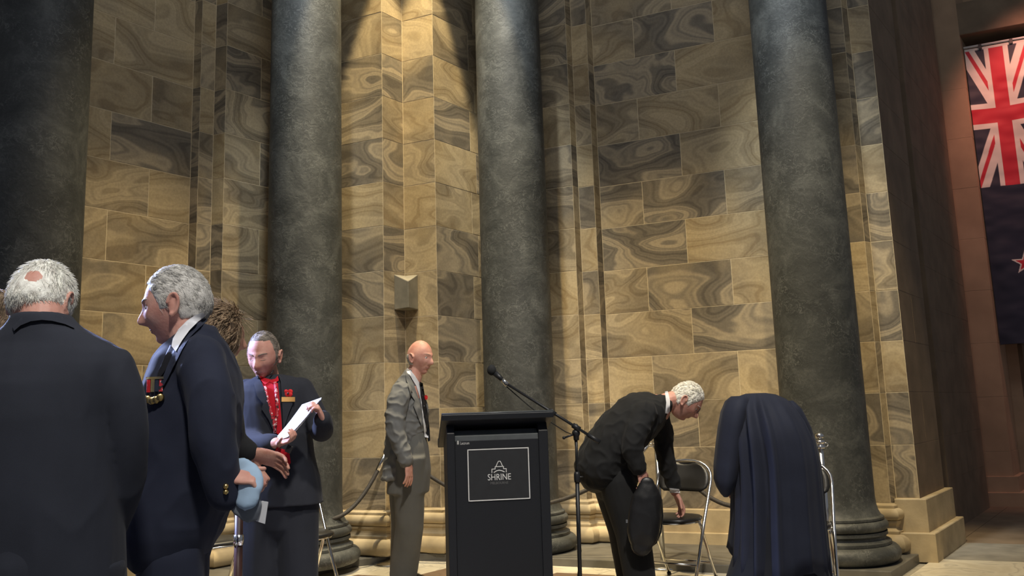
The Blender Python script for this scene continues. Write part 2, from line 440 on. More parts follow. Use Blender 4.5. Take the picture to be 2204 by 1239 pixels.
class MB:
    """collects shapes for one mesh"""
    def __init__(s):
        s.v = []; s.f = []
    def add(s, verts, faces):
        n = len(s.v)
        s.v += [Vector(v) for v in verts]
        s.f += [tuple(i + n for i in f) for f in faces]
        return s
    def hexa(s, p8):
        return s.add(p8, [(0, 3, 2, 1), (4, 5, 6, 7), (0, 1, 5, 4), (1, 2, 6, 5), (2, 3, 7, 6), (3, 0, 4, 7)])
    def box(s, c, ux, uy, uz):
        c, ux, uy, uz = Vector(c), Vector(ux), Vector(uy), Vector(uz)
        return s.hexa([c - ux - uy - uz, c + ux - uy - uz, c + ux + uy - uz, c - ux + uy - uz, c - ux - uy + uz, c + ux - uy + uz, c + ux + uy + uz, c - ux + uy + uz])
    def rings(s, rings, cap=True, closed=True):
        n = len(rings[0])
        base = len(s.v)
        for r in rings:
            s.v += [Vector(v) for v in r]
        for i in range(len(rings) - 1):
            for j in range(n if closed else n - 1):
                k = (j + 1) % n
                s.f.append((base + i * n + j, base + i * n + k, base + (i + 1) * n + k, base + (i + 1) * n + j))
        if cap:
            s.f.append(tuple(base + j for j in reversed(range(n))))
            e = base + (len(rings) - 1) * n
            s.f.append(tuple(e + j for j in range(n)))
        return s
    def tube(s, pts, rad, seg=10, cap=True, flat=1.0, ref=None, roundcap=False):
        pts = [Vector(p) for p in pts]
        if not isinstance(rad, (list, tuple)):
            rad = [rad] * len(pts)
        rad = list(rad)
        if roundcap:
            d0 = (pts[0] - pts[1]).normalized(); d1 = (pts[-1] - pts[-2]).normalized()
            r0, r1 = rad[0], rad[-1]
            pre = [(pts[0] + d0 * r0 * math.sin(a), r0 * math.cos(a)) for a in (1.35, 0.9, 0.45)]
            post = [(pts[-1] + d1 * r1 * math.sin(a), r1 * math.cos(a)) for a in (0.45, 0.9, 1.35)]
            pts = [p for p, _ in pre] + pts + [p for p, _ in post]
            rad = [r for _, r in pre] + rad + [r for _, r in post]
        rings = []
        prev = None
        for i, p in enumerate(pts):
            t = (pts[min(i + 1, len(pts) - 1)] - pts[max(i - 1, 0)]).normalized()
            if prev is None:
                a = Vector(ref) if ref is not None else (Vector((0, 0, 1)) if abs(t.z) < 0.9 else Vector((1, 0, 0)))
            else:
                a = prev
            a = (a - t * a.dot(t)).normalized()
            prev = a
            b = t.cross(a)
            rings.append([p + a * rad[i] * math.cos(2 * math.pi * j / seg) + b * rad[i] * flat * math.sin(2 * math.pi * j / seg) for j in range(seg)])
        return s.rings(rings, cap)
    def lathe(s, c, prof, seg=32, axis=None):
        c = Vector(c)
        z = Vector(axis).normalized() if axis is not None else Vector((0, 0, 1))
        x = Vector((1, 0, 0)) if abs(z.x) < 0.9 else Vector((0, 1, 0))
        x = (x - z * x.dot(z)).normalized()
        y = z.cross(x)
        return s.rings([[c + z * h + (x * math.cos(2 * math.pi * j / seg) + y * math.sin(2 * math.pi * j / seg)) * r for j in range(seg)] for r, h in prof], True)
    def ball(s, c, r, seg=16, ax=None):
        c = Vector(c)
        if ax is None:
            ax = (Vector((1, 0, 0)), Vector((0, 1, 0)), Vector((0, 0, 1)))
        if not isinstance(r, (list, tuple)):
            r = (r, r, r)
        rings = []
        nr = max(5, seg // 2)
        for i in range(nr + 1):
            th = -math.pi / 2 + math.pi * i / nr
            th = max(-1.55, min(1.55, th))
            rings.append([c + ax[0] * r[0] * math.cos(th) * math.cos(2 * math.pi * j / seg) + ax[1] * r[1] * math.cos(th) * math.sin(2 * math.pi * j / seg) + ax[2] * r[2] * math.sin(th) for j in range(seg)])
        return s.rings(rings, True)
    def build(s, name, mat, parent=None, smooth=False, kind=None):
        o = link_mesh(name, s.v, s.f, mat, parent, smooth)
        if kind:
            o['kind'] = kind
        return o
def bevel(o, wdt=0.004, seg=2, angle=40):
    b = o.modifiers.new('bevel', 'BEVEL')
    b.width = wdt; b.segments = seg; b.limit_method = 'ANGLE'; b.angle_limit = R(angle)
    return o
def smooth_by_angle(o, ang=35):
    me = o.data
    for p in me.polygons:
        p.use_smooth = True
    try:
        me.set_sharp_from_angle(angle=R(ang))
    except Exception:
        pass
    return o

# ------------------------------------------------------------------ the hall: floor, slab, walls
RND = random.Random(7)
def flat_prism(pts, z0, z1):
    n = len(pts)
    v = [Vector((p.x, p.y, z0)) for p in pts] + [Vector((p.x, p.y, z1)) for p in pts]
    area = sum(pts[i].x * pts[(i + 1) % n].y - pts[(i + 1) % n].x * pts[i].y for i in range(n))
    if area < 0:
        v = [Vector((p.x, p.y, z0)) for p in reversed(pts)] + [Vector((p.x, p.y, z1)) for p in reversed(pts)]
    f = [tuple(reversed(range(n))), tuple(range(n, 2 * n))] + [(i, (i + 1) % n, n + (i + 1) % n, n + i) for i in range(n)]
    return v, f

FZ = -0.012                       # bed under the floor tiles
v, f = flat_prism([Vector((-9, -3, 0)), Vector((14, -3, 0)), Vector((14, 18, 0)), Vector((-9, 18, 0))], -0.25, FZ)
floor = tag(link_mesh('floor', v, f, 'grout'), kind='structure')
def tile(p0, p1, q0, q1, mat, top=0.0):
    g = 0.002
    vv, ff = flat_prism([PQ(p0 + g, q0 + g), PQ(p1 - g, q0 + g), PQ(p1 - g, q1 - g), PQ(p0 + g, q1 - g)], FZ, top)
    return link_mesh('floor_tile', vv, ff, mat, floor)
# pale marble border along both walls, then squares of cream and brown marble
for i in range(7):
    tile(0.02 + i * 0.62, 0.02 + (i + 1) * 0.62, 0.03, 0.31, 'cream')
for i in range(6):
    tile(-0.10, 0.18, 0.31 + i * 0.62, 0.31 + (i + 1) * 0.62, 'cream')
TS = 0.46
for i in range(-1, 16):
    for j in range(0, 9):
        if i < 0 and j < 0: continue
        p0 = 0.18 + i * TS if i >= 0 else None
        if p0 is None: continue
        q0 = 0.31 + j * TS
        dark = (i + j) % 2 == 1 and j >= 0
        tile(p0, p0 + TS, q0, q0 + TS, 'brownmarble' if dark else 'cream')
# grey threshold in the doorway, dim passage floor behind it
tile(3.88, 6.6, -0.92, 0.03, 'cream')
for i in range(3):
    tile(3.95 + i * 0.9, 4.85 + i * 0.9, -1.8, -0.92, 'threshold', 0.001)
for i in range(4):
    for j in range(4):
        tile(3.0 + i * 0.9, 3.9 + i * 0.9, -1.8 - (j + 1) * 0.75, -1.8 - j * 0.75, 'darkstone')

SZ = 0.06
v, f = flat_prism([PQ(-0.12, 4.6), PQ(-0.12, 0.50), PQ(0.0, 0.32), PQ(0.14, 0.12), PQ(0.32, 0.06), PQ(3.82, 0.04), PQ(3.82, -1.1), PQ(-1.5, -1.1), PQ(-1.5, 4.6)], -0.1, SZ)
slab = tag(link_mesh('floor_step', v, f, 'slab'), kind='structure')
bevel(slab, 0.006)

ZC = [1.68 + 0.4065 * k for k in range(-3, 11)]
ZTOP = 8.6
def offset_path(path, offs):
    """offset an open plan polyline towards the room"""
    out = []
    ns = []
    for i in range(len(path) - 1):
        d = (path[i + 1] - path[i]).normalized()
        n = Vector((d.y, -d.x, 0))
        ns.append(n)
    for i, p in enumerate(path):
        if i == 0: out.append(p + ns[0] * offs)
        elif i == len(path) - 1: out.append(p + ns[-1] * offs)
        else:
            a, b = ns[i - 1], ns[i]
            k = 1 + a.dot(b)
            out.append(p + (a + b) * (offs / max(k, 0.25)))
    return out
class Wall:
    def __init__(s, name, mat='mortar'):
        s.name = name; s.path = []; s.stones = []; s.mat = mat
    def face(s, a, b, zs, joints=None, mat='stone', z_from=None, backing=True, top=True):
        """vertical face from plan point a to b (room on the right-hand side when walking a->b is chosen by the camera)"""
        a2, b2 = Vector((a.x, a.y, 0)), Vector((b.x, b.y, 0))
        d = (b2 - a2); Ln = d.length; d.normalize()
        n = Vector((d.y, -d.x, 0))
        mid = (a2 + b2) / 2
        if n.dot(Vector((0.6, 3.0, 0)) - mid) < 0:
            n = -n
        if not s.path: s.path.append(a2)
        s.path.append(b2)
        for k in range(len(zs) - 1):
            js = [0.0] + sorted(t for t in (joints[k % len(joints)] if joints else []) if 0.03 < t < Ln - 0.03) + [Ln]
            for i in range(len(js) - 1):
                s.stones.append((a2 + d * js[i], a2 + d * js[i + 1], zs[k], zs[k + 1], n, mat))
    def build(s, pre=(), post=()):
        # mortar core: one continuous band just behind the faces of the stones
        path = [Vector((q.x, q.y, 0)) for q in pre] + s.path + [Vector((q.x, q.y, 0)) for q in post]
        fr, bk_ = offset_path(path, -0.0012), offset_path(path, -0.09)
        n = len(path)
        vs = fr + bk_ + [q + Vector((0, 0, ZTOP)) for q in fr] + [q + Vector((0, 0, ZTOP)) for q in bk_]
        fs = []
        for i in range(n - 1):
            fs += [(i + 1, i, 2 * n + i, 2 * n + i + 1), (n + i, n + i + 1, 3 * n + i + 1, 3 * n + i), (2 * n + i, 3 * n + i, 3 * n + i + 1, 2 * n + i + 1)]
        o = link_mesh(s.name, vs, fs, s.mat)
        tag(o, kind='structure')
        for (a, b, z0, z1, n, mat) in s.stones:
            g, c, dp = 0.0026, 0.0016, 0.045
            d = (b - a).normalized()
            a1, b1 = a + d * g, b - d * g
            proud = RND.uniform(-0.0003, 0.0006)
            zl, zh = z0 + g, z1 - g
            U = Vector((0, 0, 1))
            def ringv(off, ins):
                return [a1 + d * ins + n * off + U * (zl + ins), b1 - d * ins + n * off + U * (zl + ins), b1 - d * ins + n * off + U * (zh - ins), a1 + d * ins + n * off + U * (zh - ins)]
            vv = ringv(-dp, 0) + ringv(-c + proud, 0) + ringv(proud, c * 0.7)
            ff = [(0, 3, 2, 1), (8, 9, 10, 11)]
            for r0 in (0, 4):
                for j in range(4):
                    k2 = (j + 1) % 4
                    ff.append((r0 + j, r0 + k2, r0 + 4 + k2, r0 + 4 + j))
            if (b1 - a1).cross(U).dot(n) < 0:
                ff = [tuple(reversed(q)) for q in ff]
            link_mesh('stone_block', vv, ff, mat, o)
        s.obj = o
        return o
# --- moulded bases that follow the plan of the wall
def moulding(name, path, prof, mat, parent):
    """profile of (offset towards the room, z); path walks with the room on its right"""
    rows = []
    for off, z in prof:
        rows.append([p + Vector((0, 0, z)) for p in offset_path(path, off)])
    n = len(path)
    vs = [q for r in rows for q in r]
    fs = []
    for i in range(len(rows) - 1):
        for j in range(n - 1):
            fs.append((i * n + j, i * n + j + 1, (i + 1) * n + j + 1, (i + 1) * n + j))
    fs = [tuple(reversed(q)) for q in fs]
    o = link_mesh(name, vs, fs, mat, parent)
    smooth_by_angle(o, 30)
    return o
def attic(z0, h, out):
    """attic base: torus, fillet, scotia, fillet, torus, apophyge"""
    pr = [(-0.03, z0)]
    def torus(zc, r, o):
        for a in (-80, -50, -20, 10, 40, 70, 88):
            pr.append((o + r * math.cos(R(a)) * 0.9, zc + r * math.sin(R(a))))
    r1 = h * 0.19
    pr.append((out * 0.75, z0 + 0.001))
    torus(z0 + r1, r1, out * 0.62)
    pr.append((out * 0.66, z0 + r1 * 2 + 0.004)); pr.append((out * 0.66, z0 + r1 * 2 + 0.022))
    zz = z0 + r1 * 2 + 0.022
    for t in (0.15, 0.4, 0.65, 0.9):
        pr.append((out * (0.60 - 0.24 * math.sin(t * math.pi)), zz + h * 0.17 * t))
    zz += h * 0.17
    pr.append((out * 0.55, zz)); pr.append((out * 0.55, zz + 0.014))
    r2 = h * 0.125
    torus(zz + 0.014 + r2, r2, out * 0.36)
    zz += 0.014 + 2 * r2
    pr.append((out * 0.40, zz + 0.003)); pr.append((out * 0.40, zz + 0.02))
    for t in (0.2, 0.5, 0.8, 1.0):
        pr.append((out * 0.40 * (1 - t) ** 2 + 0.001, zz + 0.02 + (z0 + h - zz - 0.02) * t))
    pr.append((-0.03, z0 + h))
    return pr
PIL = [0.43] + ZC[1:]
PAN = [0.343] + ZC[1:]
# left wall
WL = Wall('wall_left')
pj = [[1.556, 2.22, 2.9], [1.886, 2.55, 3.2]]
base_q = 3.9
def qj(js):    # joints measured from the start of the face at q = 3.9
    return [base_q - q for q in js]
WL.face(PQ(-1.138, base_q), PQ(-1.138, 1.19), PAN, [qj(pj[0]), qj(pj[1])])
WL.face(PQ(-1.138, 1.19), PQ(-1.05, 1.19), PAN)
WL.face(PQ(-1.05, 1.19), PQ(-1.05, 1.055), PIL)
WL.face(PQ(-1.05, 1.055), PQ(-0.92, 1.055), PIL)
WL.face(PQ(-0.92, 1.055), PQ(-0.92, 0.52), PIL, [[], [0.36]])
WL.face(PQ(-0.92, 0.52), PQ(-1.05, 0.52), PIL, backing=False)
WL.face(PQ(-1.05, 0.52), PQ(-1.05, 0.26), PIL)
wl = WL.build((), (PQ(-0.9, 0.26),))
moulding('wall_base', [PQ(-1.138, base_q), PQ(-1.138, 1.19)], [(0.0, SZ), (0.105, SZ), (0.105, 0.150), (0.10, 0.154), (0.055, 0.154), (0.055, 0.338), (0.05, 0.343), (-0.03, 0.343)], 'stonemould', wl)
moulding('pilaster_base', [PQ(-1.138, 1.16), PQ(-1.05, 1.16), PQ(-1.05, 1.055), PQ(-0.92, 1.055), PQ(-0.92, 0.52), PQ(-1.05, 0.52), PQ(-1.05, 0.26)], attic(SZ, 0.37, 0.085), 'stonemould', wl)
# corner pier
WC = Wall('wall_corner')
WC.face(PQ(-1.05, 0.26), PQ(0, 0.26), PIL, [[0.50], [0.42]])
WC.face(PQ(0, 0.26), PQ(0, 0), PIL)
WC.face(PQ(0, 0), PQ(0.33, 0), PIL)
WC.face(PQ(0.33, 0), PQ(0.33, -0.87), PIL, [[0.50], [0.58]])
wc = WC.build((PQ(-1.05, 0.45),), (PQ(0.5, -0.87),))
moulding('corner_base', [PQ(-1.05, 0.26), PQ(0, 0.26), PQ(0, 0), PQ(0.33, 0), PQ(0.33, -0.87)], attic(SZ, 0.37, 0.085), 'stonemould', wc)
# right wall
WR = Wall('wall_right')
WR.face(PQ(0.33, -0.87), PQ(0.55, -0.87), PIL)
WR.face(PQ(0.55, -0.87), PQ(0.55, -0.775), PIL)
WR.face(PQ(0.55, -0.775), PQ(1.19, -0.775), PIL, [[], [0.3]])
WR.face(PQ(1.19, -0.775), PQ(1.19, -0.87), PIL)
WR.face(PQ(1.19, -0.87), PQ(1.345, -0.87), PIL)
WR.face(PQ(1.345, -0.87), PQ(1.345, -0.97), PIL)
j0 = [[0.41, 1.165], [0.79, 1.49]]
WR.face(PQ(1.345, -0.97), PQ(3.06, -0.97), PAN, [j0[0], j0[1]])
WR.face(PQ(3.06, -0.97), PQ(3.06, -0.775), PIL)
WR.face(PQ(3.06, -0.775), PQ(3.655, -0.775), PIL, [[0.3], []])
WR.face(PQ(3.655, -0.775), PQ(3.680, -0.845), PIL)
DOOR = [0.46] + ZC[1:]
WR.face(PQ(3.680, -0.845), PQ(3.845, -0.845), [z + 0.0 for z in DOOR])
wr = WR.build((PQ(0.33, -0.5),), ())
WJ = Wall('wall_doorway', 'darkstone')
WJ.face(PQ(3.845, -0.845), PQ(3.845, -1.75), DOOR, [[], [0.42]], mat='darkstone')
WJ.face(PQ(3.845, -1.75), PQ(3.70, -1.75), DOOR, mat='darkstone', backing=False)
wj = WJ.build((PQ(3.75, -0.86),), ())
moulding('pilaster_base', [PQ(0.33, -0.87), PQ(0.55, -0.87), PQ(0.55, -0.775), PQ(1.19, -0.775), PQ(1.19, -0.87), PQ(1.345, -0.87), PQ(1.345, -0.97)], attic(SZ, 0.37, 0.085), 'stonemould', wr)
moulding('wall_base', [PQ(1.36, -0.97), PQ(3.06, -0.97)], [(0.0, SZ), (0.105, SZ), (0.105, 0.150), (0.10, 0.154), (0.055, 0.154), (0.055, 0.338), (0.05, 0.343), (-0.03, 0.343)], 'stonemould', wr)
moulding('pilaster_base', [PQ(3.06, -0.97), PQ(3.06, -0.775), PQ(3.655, -0.775), PQ(3.675, -0.86)], attic(SZ, 0.37, 0.085), 'stonemould', wr)
moulding('jamb_base', [PQ(3.665, -0.845), PQ(3.845, -0.845), PQ(3.845, -1.75), PQ(3.70, -1.75)], [(0.0, 0.0), (0.10, 0.0), (0.10, 0.205), (0.096, 0.211), (0.052, 0.211), (0.052, 0.452), (0.048, 0.458), (-0.03, 0.458)], 'stonemould', wr)
# passage behind the doorway: inner pier, far wall with a second doorway, lintel
WP = Wall('wall_passage', 'darkstone')
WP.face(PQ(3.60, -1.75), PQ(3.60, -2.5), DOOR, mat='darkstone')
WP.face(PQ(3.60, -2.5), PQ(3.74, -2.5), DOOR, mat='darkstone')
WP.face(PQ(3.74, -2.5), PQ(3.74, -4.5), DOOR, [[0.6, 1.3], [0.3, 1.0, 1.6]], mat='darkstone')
WP.face(PQ(3.74, -4.5), PQ(3.3, -4.5), DOOR, mat='darkstone')
wp = WP.build()
WF = Wall('wall_far', 'redstone')
FARZ = [0.32] + [0.6 + 0.62 * k for k in range(0, 9)]
WF.face(PQ(2.6, -4.72), PQ(3.975, -4.72), FARZ, [[0.4], [0.8]], mat='redstone')
WF.face(PQ(3.975, -4.72), PQ(3.975, -5.35), FARZ, mat='redstone')
WF.face(PQ(3.975, -5.35), PQ(4.10, -5.35), FARZ, mat='redstone')
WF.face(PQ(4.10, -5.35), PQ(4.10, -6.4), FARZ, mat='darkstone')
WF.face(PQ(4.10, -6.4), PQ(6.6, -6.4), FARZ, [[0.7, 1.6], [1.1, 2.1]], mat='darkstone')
wf = WF.build()
moulding('far_base', [PQ(2.6, -4.72), PQ(3.975, -4.72), PQ(3.975, -5.35), PQ(4.10, -5.35), PQ(4.10, -6.4)], [(0.0, 0.0), (0.10, 0.0), (0.10, 0.15), (0.05, 0.155), (0.05, 0.325), (-0.03, 0.33)], 'redstone', wf)
# lintel and soffit of the far doorway
lz = 5.62
mb = MB()
def pqbox(p0, p1, q0, q1, z0, z1):
    return [PQ(p0, q0, z0), PQ(p1, q0, z0), PQ(p1, q1, z0), PQ(p0, q1, z0), PQ(p0, q0, z1), PQ(p1, q0, z1), PQ(p1, q1, z1), PQ(p0, q1, z1)]
mb.hexa(pqbox(2.6, 6.8, -5.35, -4.725, lz, lz + 0.42))
lint = mb.build('lintel', 'darkstone', wf); bevel(lint, 0.01)
# ------------------------------------------------------------------ columns
def column(p, q, label):
    c = PQ(p, q, 0)
    root = empty('column', (c.x, c.y, SZ), label, 'column', 'dark granite columns of the hall')
    mb = MB()
    rb = 0.31
    prof = [(rb * 1.14, 0.37), (rb * 1.10, 0.385), (rb * 1.045, 0.42), (rb * 1.015, 0.46), (rb, 0.52)]
    for i in range(1, 13):
        t = i / 12
        prof.append((rb * (1 - 0.075 * t ** 1.6), 0.52 + t * 7.6))
    prof.append((0.0005, 8.12))
    mb.lathe((c.x, c.y, 0), [(0.0005, 0.37)] + prof, 48)
    smooth_by_angle(mb.build('shaft', 'granite', root), 40)
    mb = MB()
    pr = [(0.0005, SZ), (rb * 1.32, SZ)]
    def torus(zc, r, o):
        for a in range(-80, 91, 17):
            pr.append((o + r * math.cos(R(a)), zc + r * math.sin(R(a))))
    torus(SZ + 0.063, 0.062, rb * 1.27)
    pr += [(rb * 1.28, SZ + 0.128), (rb * 1.28, SZ + 0.148)]
    for t in (0.1, 0.35, 0.6, 0.85):
        pr.append((rb * (1.26 - 0.10 * math.sin(t * math.pi)), SZ + 0.148 + 0.055 * t))
    pr += [(rb * 1.21, SZ + 0.203), (rb * 1.21, SZ + 0.217)]
    torus(SZ + 0.257, 0.039, rb * 1.12)
    pr += [(rb * 1.16, SZ + 0.299), (rb * 1.16, SZ + 0.315), (rb * 1.05, SZ + 0.335), (0.0005, SZ + 0.336)]
    mb.lathe((c.x, c.y, 0), pr, 56)
    smooth_by_angle(mb.build('moulded_base', 'granite', root), 38)
    return root
column(-0.32, 2.96, 'dark granite column behind the white-haired man in the charcoal suit')
column(-0.32, 0.79, 'dark granite column behind the man reading the papers')
column(0.87, -0.33, 'dark granite column behind the lectern and microphone')
column(3.33, -0.42, 'dark granite column beside the doorway, behind the navy gown')

# ------------------------------------------------------------------ stone bracket in the corner
br = MB()
zb, zt = 2.15, 2.47
def P3(p, q, z): return PQ(p, q, z)
w_, nz_ = 0.135, 0.19
M['stonegrey'] = plain('grey_sandstone', (0.24, 0.215, 0.16), 0.7, spec=0.3, noise_amt=0.1, nscale=9)
v = [P3(0, w_, zb), P3(nz_, nz_, zb), P3(w_, 0, zb), P3(-0.0, -0.0, zb), P3(0, w_, zt), P3(nz_, nz_, zt - 0.085), P3(w_, 0, zt), P3(0, 0, zt)]
br.add(v, [(0, 1, 2, 3), (7, 6, 5, 4), (0, 4, 5, 1), (1, 5, 6, 2), (2, 6, 7, 3), (3, 7, 4, 0)])
bk = br.build('stone_bracket', 'stonegrey', wc)
bk['label'] = 'wedge-shaped grey stone bracket projecting from the corner'
bevel(bk, 0.006)

# ------------------------------------------------------------------ flag in the far doorway
FLP0, FLP1, FLZ1, FLZ0, FLQ = 3.985, 5.27, 5.47, 1.82, -4.86
def union_jack(x, y):
    ax, ay = abs(x), abs(y)
    if ax < 0.115 or ay < 0.055: return 'r'
    if ax < 0.195 or ay < 0.092: return 'w'
    for s in (1, -1):
        t = (x - s * y) * 1.0
        if abs(t) < 0.145:
            side = 1 if (y * s) > 0 else -1
            k = t * side * s
            if -0.055 < k < 0.012: return 'r'
            return 'w'
    return 'b'
def star5(x, y, r):
    a = math.atan2(x, y); d = math.hypot(x, y)
    k = (a / (2 * math.pi / 5)) % 1.0
    k = abs(k - 0.5) * 2            # 1 at a point, 0 between
    ri = r * 0.40
    ang = (1 - k) * math.pi / 5
    # edge from tip (r,0deg) to inner (ri,36deg)
    x1, y1 = r, 0.0
    x2, y2 = ri * math.cos(math.pi / 5), ri * math.sin(math.pi / 5)
    den = math.cos(ang) * (y2 - y1) - math.sin(ang) * (x2 - x1)
    e = (x1 * (y2 - y1) - y1 * (x2 - x1)) / den
    return d < e
CW, CH = 0.665, 1.76
STARS = [(4.345, 2.76, 0.145), (4.93, 3.25, 0.15), (4.98, 2.35, 0.13), (4.72, 2.15, 0.12)]
def flag_col(p, z):
    u, v = p - FLP0, FLZ1 - z
    if v < 0.03: return (0.70, 0.64, 0.58)
    if u < CW and v < CH:
        c = union_jack(u / CW - 0.5, v / CH - 0.5)
    else:
        c = 'b'
        for sp, sz, sr in STARS:
            if star5(p - sp, z - sz, sr * 0.72): c = 'r'
            elif star5(p - sp, z - sz, sr): c = 'w'
    return {'r': (0.58, 0.010, 0.030), 'w': (0.80, 0.72, 0.64), 'b': (0.014, 0.016, 0.038)}[c]
nu, nv = 260, 560
fv, fc, ff = [], [], []
for j in range(nv + 1):
    for i in range(nu + 1):
        p = FLP0 + (FLP1 - FLP0) * i / nu
        z = FLZ1 - (FLZ1 - FLZ0) * j / nv
        wv = 0.018 * math.sin(p * 9 + z * 0.8) + 0.010 * noise.noise(Vector((p * 6, 1.3, z * 9))) + 0.012 * noise.noise(Vector((p * 3, 7.1, z * 2.2)))
        wv *= min(1.0, (FLZ1 - z) * 1.6 + 0.15)
        fv.append(PQ(p, FLQ + wv, z))
        fc.append(flag_col(p, z))
for j in range(nv):
    for i in range(nu):
        a = j * (nu + 1) + i
        ff.append((a, a + 1, a + nu + 2, a + nu + 1))
mfl, nt, b = new_mat('flag_cloth')
at_ = N(nt, 'ShaderNodeAttribute', attribute_name='print')
nt.links.new(at_.outputs['Color'], b.inputs['Base Color'])
b.inputs['Roughness'].default_value = 0.6
b.inputs['Sheen Weight'].default_value = 0.2
flag_root = empty('flag', PQ(4.6, FLQ, 0.0), 'tall navy ensign with union canton and red stars hanging in far doorway', 'flag')
flag = link_mesh('cloth', fv, ff, mfl, flag_root, True)
ca = flag.data.color_attributes.new('print', 'FLOAT_COLOR', 'POINT')
for i, c in enumerate(fc):
    ca.data[i].color = (*c, 1)
so = flag.modifiers.new('thickness', 'SOLIDIFY'); so.thickness = 0.003
MB().tube([PQ(3.98, FLQ, 5.495), PQ(6.4, FLQ, 5.495)], 0.016, 10).build('hanging_rod', 'print', flag_root, True)
for i in range(4):
    pp = 4.16 + i * 0.33
    MB().box(PQ(pp, FLQ + 0.012, 5.475), ER * 0.017, Vector((0, 0, 0.03)), EQ * 0.012).build('clip', 'black', flag_root)

# ------------------------------------------------------------------ lectern
LT = R(8)
LU = Vector((math.cos(LT), math.sin(LT), 0))          # along the front, to the right
LN = Vector((math.sin(LT), -math.cos(LT), 0))         # out of the front
LC = at(1076, 1100, 4.78); LC.z = 0                   # middle of the front, on the floor
UZ = Vector((0, 0, 1))
lectern = empty('lectern', LC - LN * 0.15, 'charcoal lectern with framed white logo panel on its front', 'lectern')
def LP(u, n, z): return LC + LU * u + LN * n + UZ * z
hw = 0.292
def lbox(u0, u1, n0, n1, z0, z1):
    return [LP(u0, n0, z0), LP(u1, n0, z0), LP(u1, n1, z0), LP(u0, n1, z0), LP(u0, n0, z1), LP(u1, n0, z1), LP(u1, n1, z1), LP(u0, n1, z1)]
def prism_u(u0, u1, prof):
    """extrude a closed (n, z) profile along the lectern's width"""
    n = len(prof)
    vs = [LP(u0, a, z) for a, z in prof] + [LP(u1, a, z) for a, z in prof]
    return vs, [tuple(range(n)), tuple(reversed(range(n, 2 * n)))] + [(i, n + i, n + (i + 1) % n, (i + 1) % n) for i in range(n)]
bevel(MB().hexa(lbox(-hw + 0.045, hw - 0.045, -0.28, -0.012, 0.06, 1.06)).build('front_panel', 'lectern', lectern), 0.003)
for u0, u1 in ((-hw, -hw + 0.045), (hw - 0.055, hw)):
    vs, fs = prism_u(u0, u1, [(0.0, 0.03), (0.0, 1.10), (-0.05, 1.165), (-0.36, 1.05), (-0.33, 0.03)])
    bevel(MB().add(vs, fs).build('side_panel', 'lectern', lectern), 0.004)
vs, fs = prism_u(-hw - 0.02, hw + 0.02, [(0.01, 0.0), (0.01, 0.035), (-0.36, 0.035), (-0.36, 0.0)])
bevel(MB().add(vs, fs).build('foot_plinth', 'lectern', lectern), 0.005)
vs, fs = prism_u(-hw + 0.046, hw - 0.056, [(-0.011, 1.055), (-0.011, 1.085), (-0.06, 1.115), (-0.25, 1.06), (-0.25, 1.0)])
bevel(MB().add(vs, fs).build('neck_ledge', 'lectern_lit', lectern), 0.003)  # ledge in the paler colour to look lit from above
# sloping reading top, high at the front edge, low towards the speaker, with a painted lit edge and a book stop
vs, fs = prism_u(-hw - 0.03, hw + 0.03, [(0.045, 1.175), (0.050, 1.205), (0.040, 1.213), (-0.47, 1.045), (-0.475, 1.01), (-0.44, 1.01)])
top = bevel(MB().add(vs, fs).build('reading_top', 'lectern', lectern), 0.004)
MB().tube([LP(-hw - 0.03, 0.043, 1.2125), LP(hw + 0.03, 0.043, 1.2125)], 0.0045, 8).build('top_edge_highlight', 'lectern_lit', top, True)  # pale line standing in for light caught along the front edge
vs, fs = prism_u(-hw - 0.03, hw + 0.03, [(-0.455, 1.03), (-0.48, 1.02), (-0.487, 1.06), (-0.465, 1.065)])
MB().add(vs, fs).build('book_stop', 'lectern', top)
# sign plate with frame, logo, words; placed from the front plane
def on_front(x, y, n=0.0):
    r = ray(x, y); o = LP(0, n, 0)
    P_ = CAM + r * ((o - CAM).dot(LN) / r.dot(LN))
    d = P_ - LC
    return d.dot(LU), d.z
(u0, z1), (u1, z0) = on_front(1006, 967), on_front(1142, 1073)
NF = -0.012
plate = MB().hexa(lbox(u0, u1, NF, NF + 0.004, z0, z1)).build('sign_plate', 'signplate', lectern)
plate['label'] = 'dark sign plate with thin white border'
mb = MB(); t = 0.0055
for a0, a1, b0, b1 in ((u0, u1, z1 - t, z1), (u0, u1, z0, z0 + t), (u0, u0 + t, z0, z1), (u1 - t, u1, z0, z1)):
    mb.hexa(lbox(a0, a1, NF + 0.004, NF + 0.0052, b0, b1))
mb.build('white_border', 'print', plate)
def words(txt, x0, x1, ybase, cap_px, mat, parent, name, n):
    cu = bpy.data.curves.new(name, 'FONT')
    cu.body = txt; cu.size = 1.0; cu.resolution_u = 4
    tmp = bpy.data.objects.new(name, cu)
    COL.objects.link(tmp)
    bpy.context.view_layer.update()
    me = bpy.data.meshes.new_from_object(tmp.evaluated_get(bpy.context.evaluated_depsgraph_get()))
    bpy.data.objects.remove(tmp)
    xs = [v.co.x for v in me.vertices]; ys = [v.co.y for v in me.vertices]
    mnx, mxx, mny, mxy = min(xs), max(xs), min(ys), max(ys)
    (a0, zb), (a1, _) = on_front(x0, ybase, n), on_front(x1, ybase, n)
    _, zt_ = on_front(x0, ybase - cap_px, n)
    for v in me.vertices:
        v.co = LP(a0 + (a1 - a0) * (v.co.x - mnx) / (mxx - mnx), n, zb + (zt_ - zb) * (v.co.y - mny) / (mxy - mny))
    o = bpy.data.objects.new(name, me)
    me.materials.clear(); me.materials.append(M[mat])
    COL.objects.link(o); o.parent = parent; o.matrix_parent_inverse = parent_inv(parent)
    return o
words('SHRINE', 1050, 1100, 1033.5, 13.5, 'print', plate, 'sign_words', NF + 0.0055)
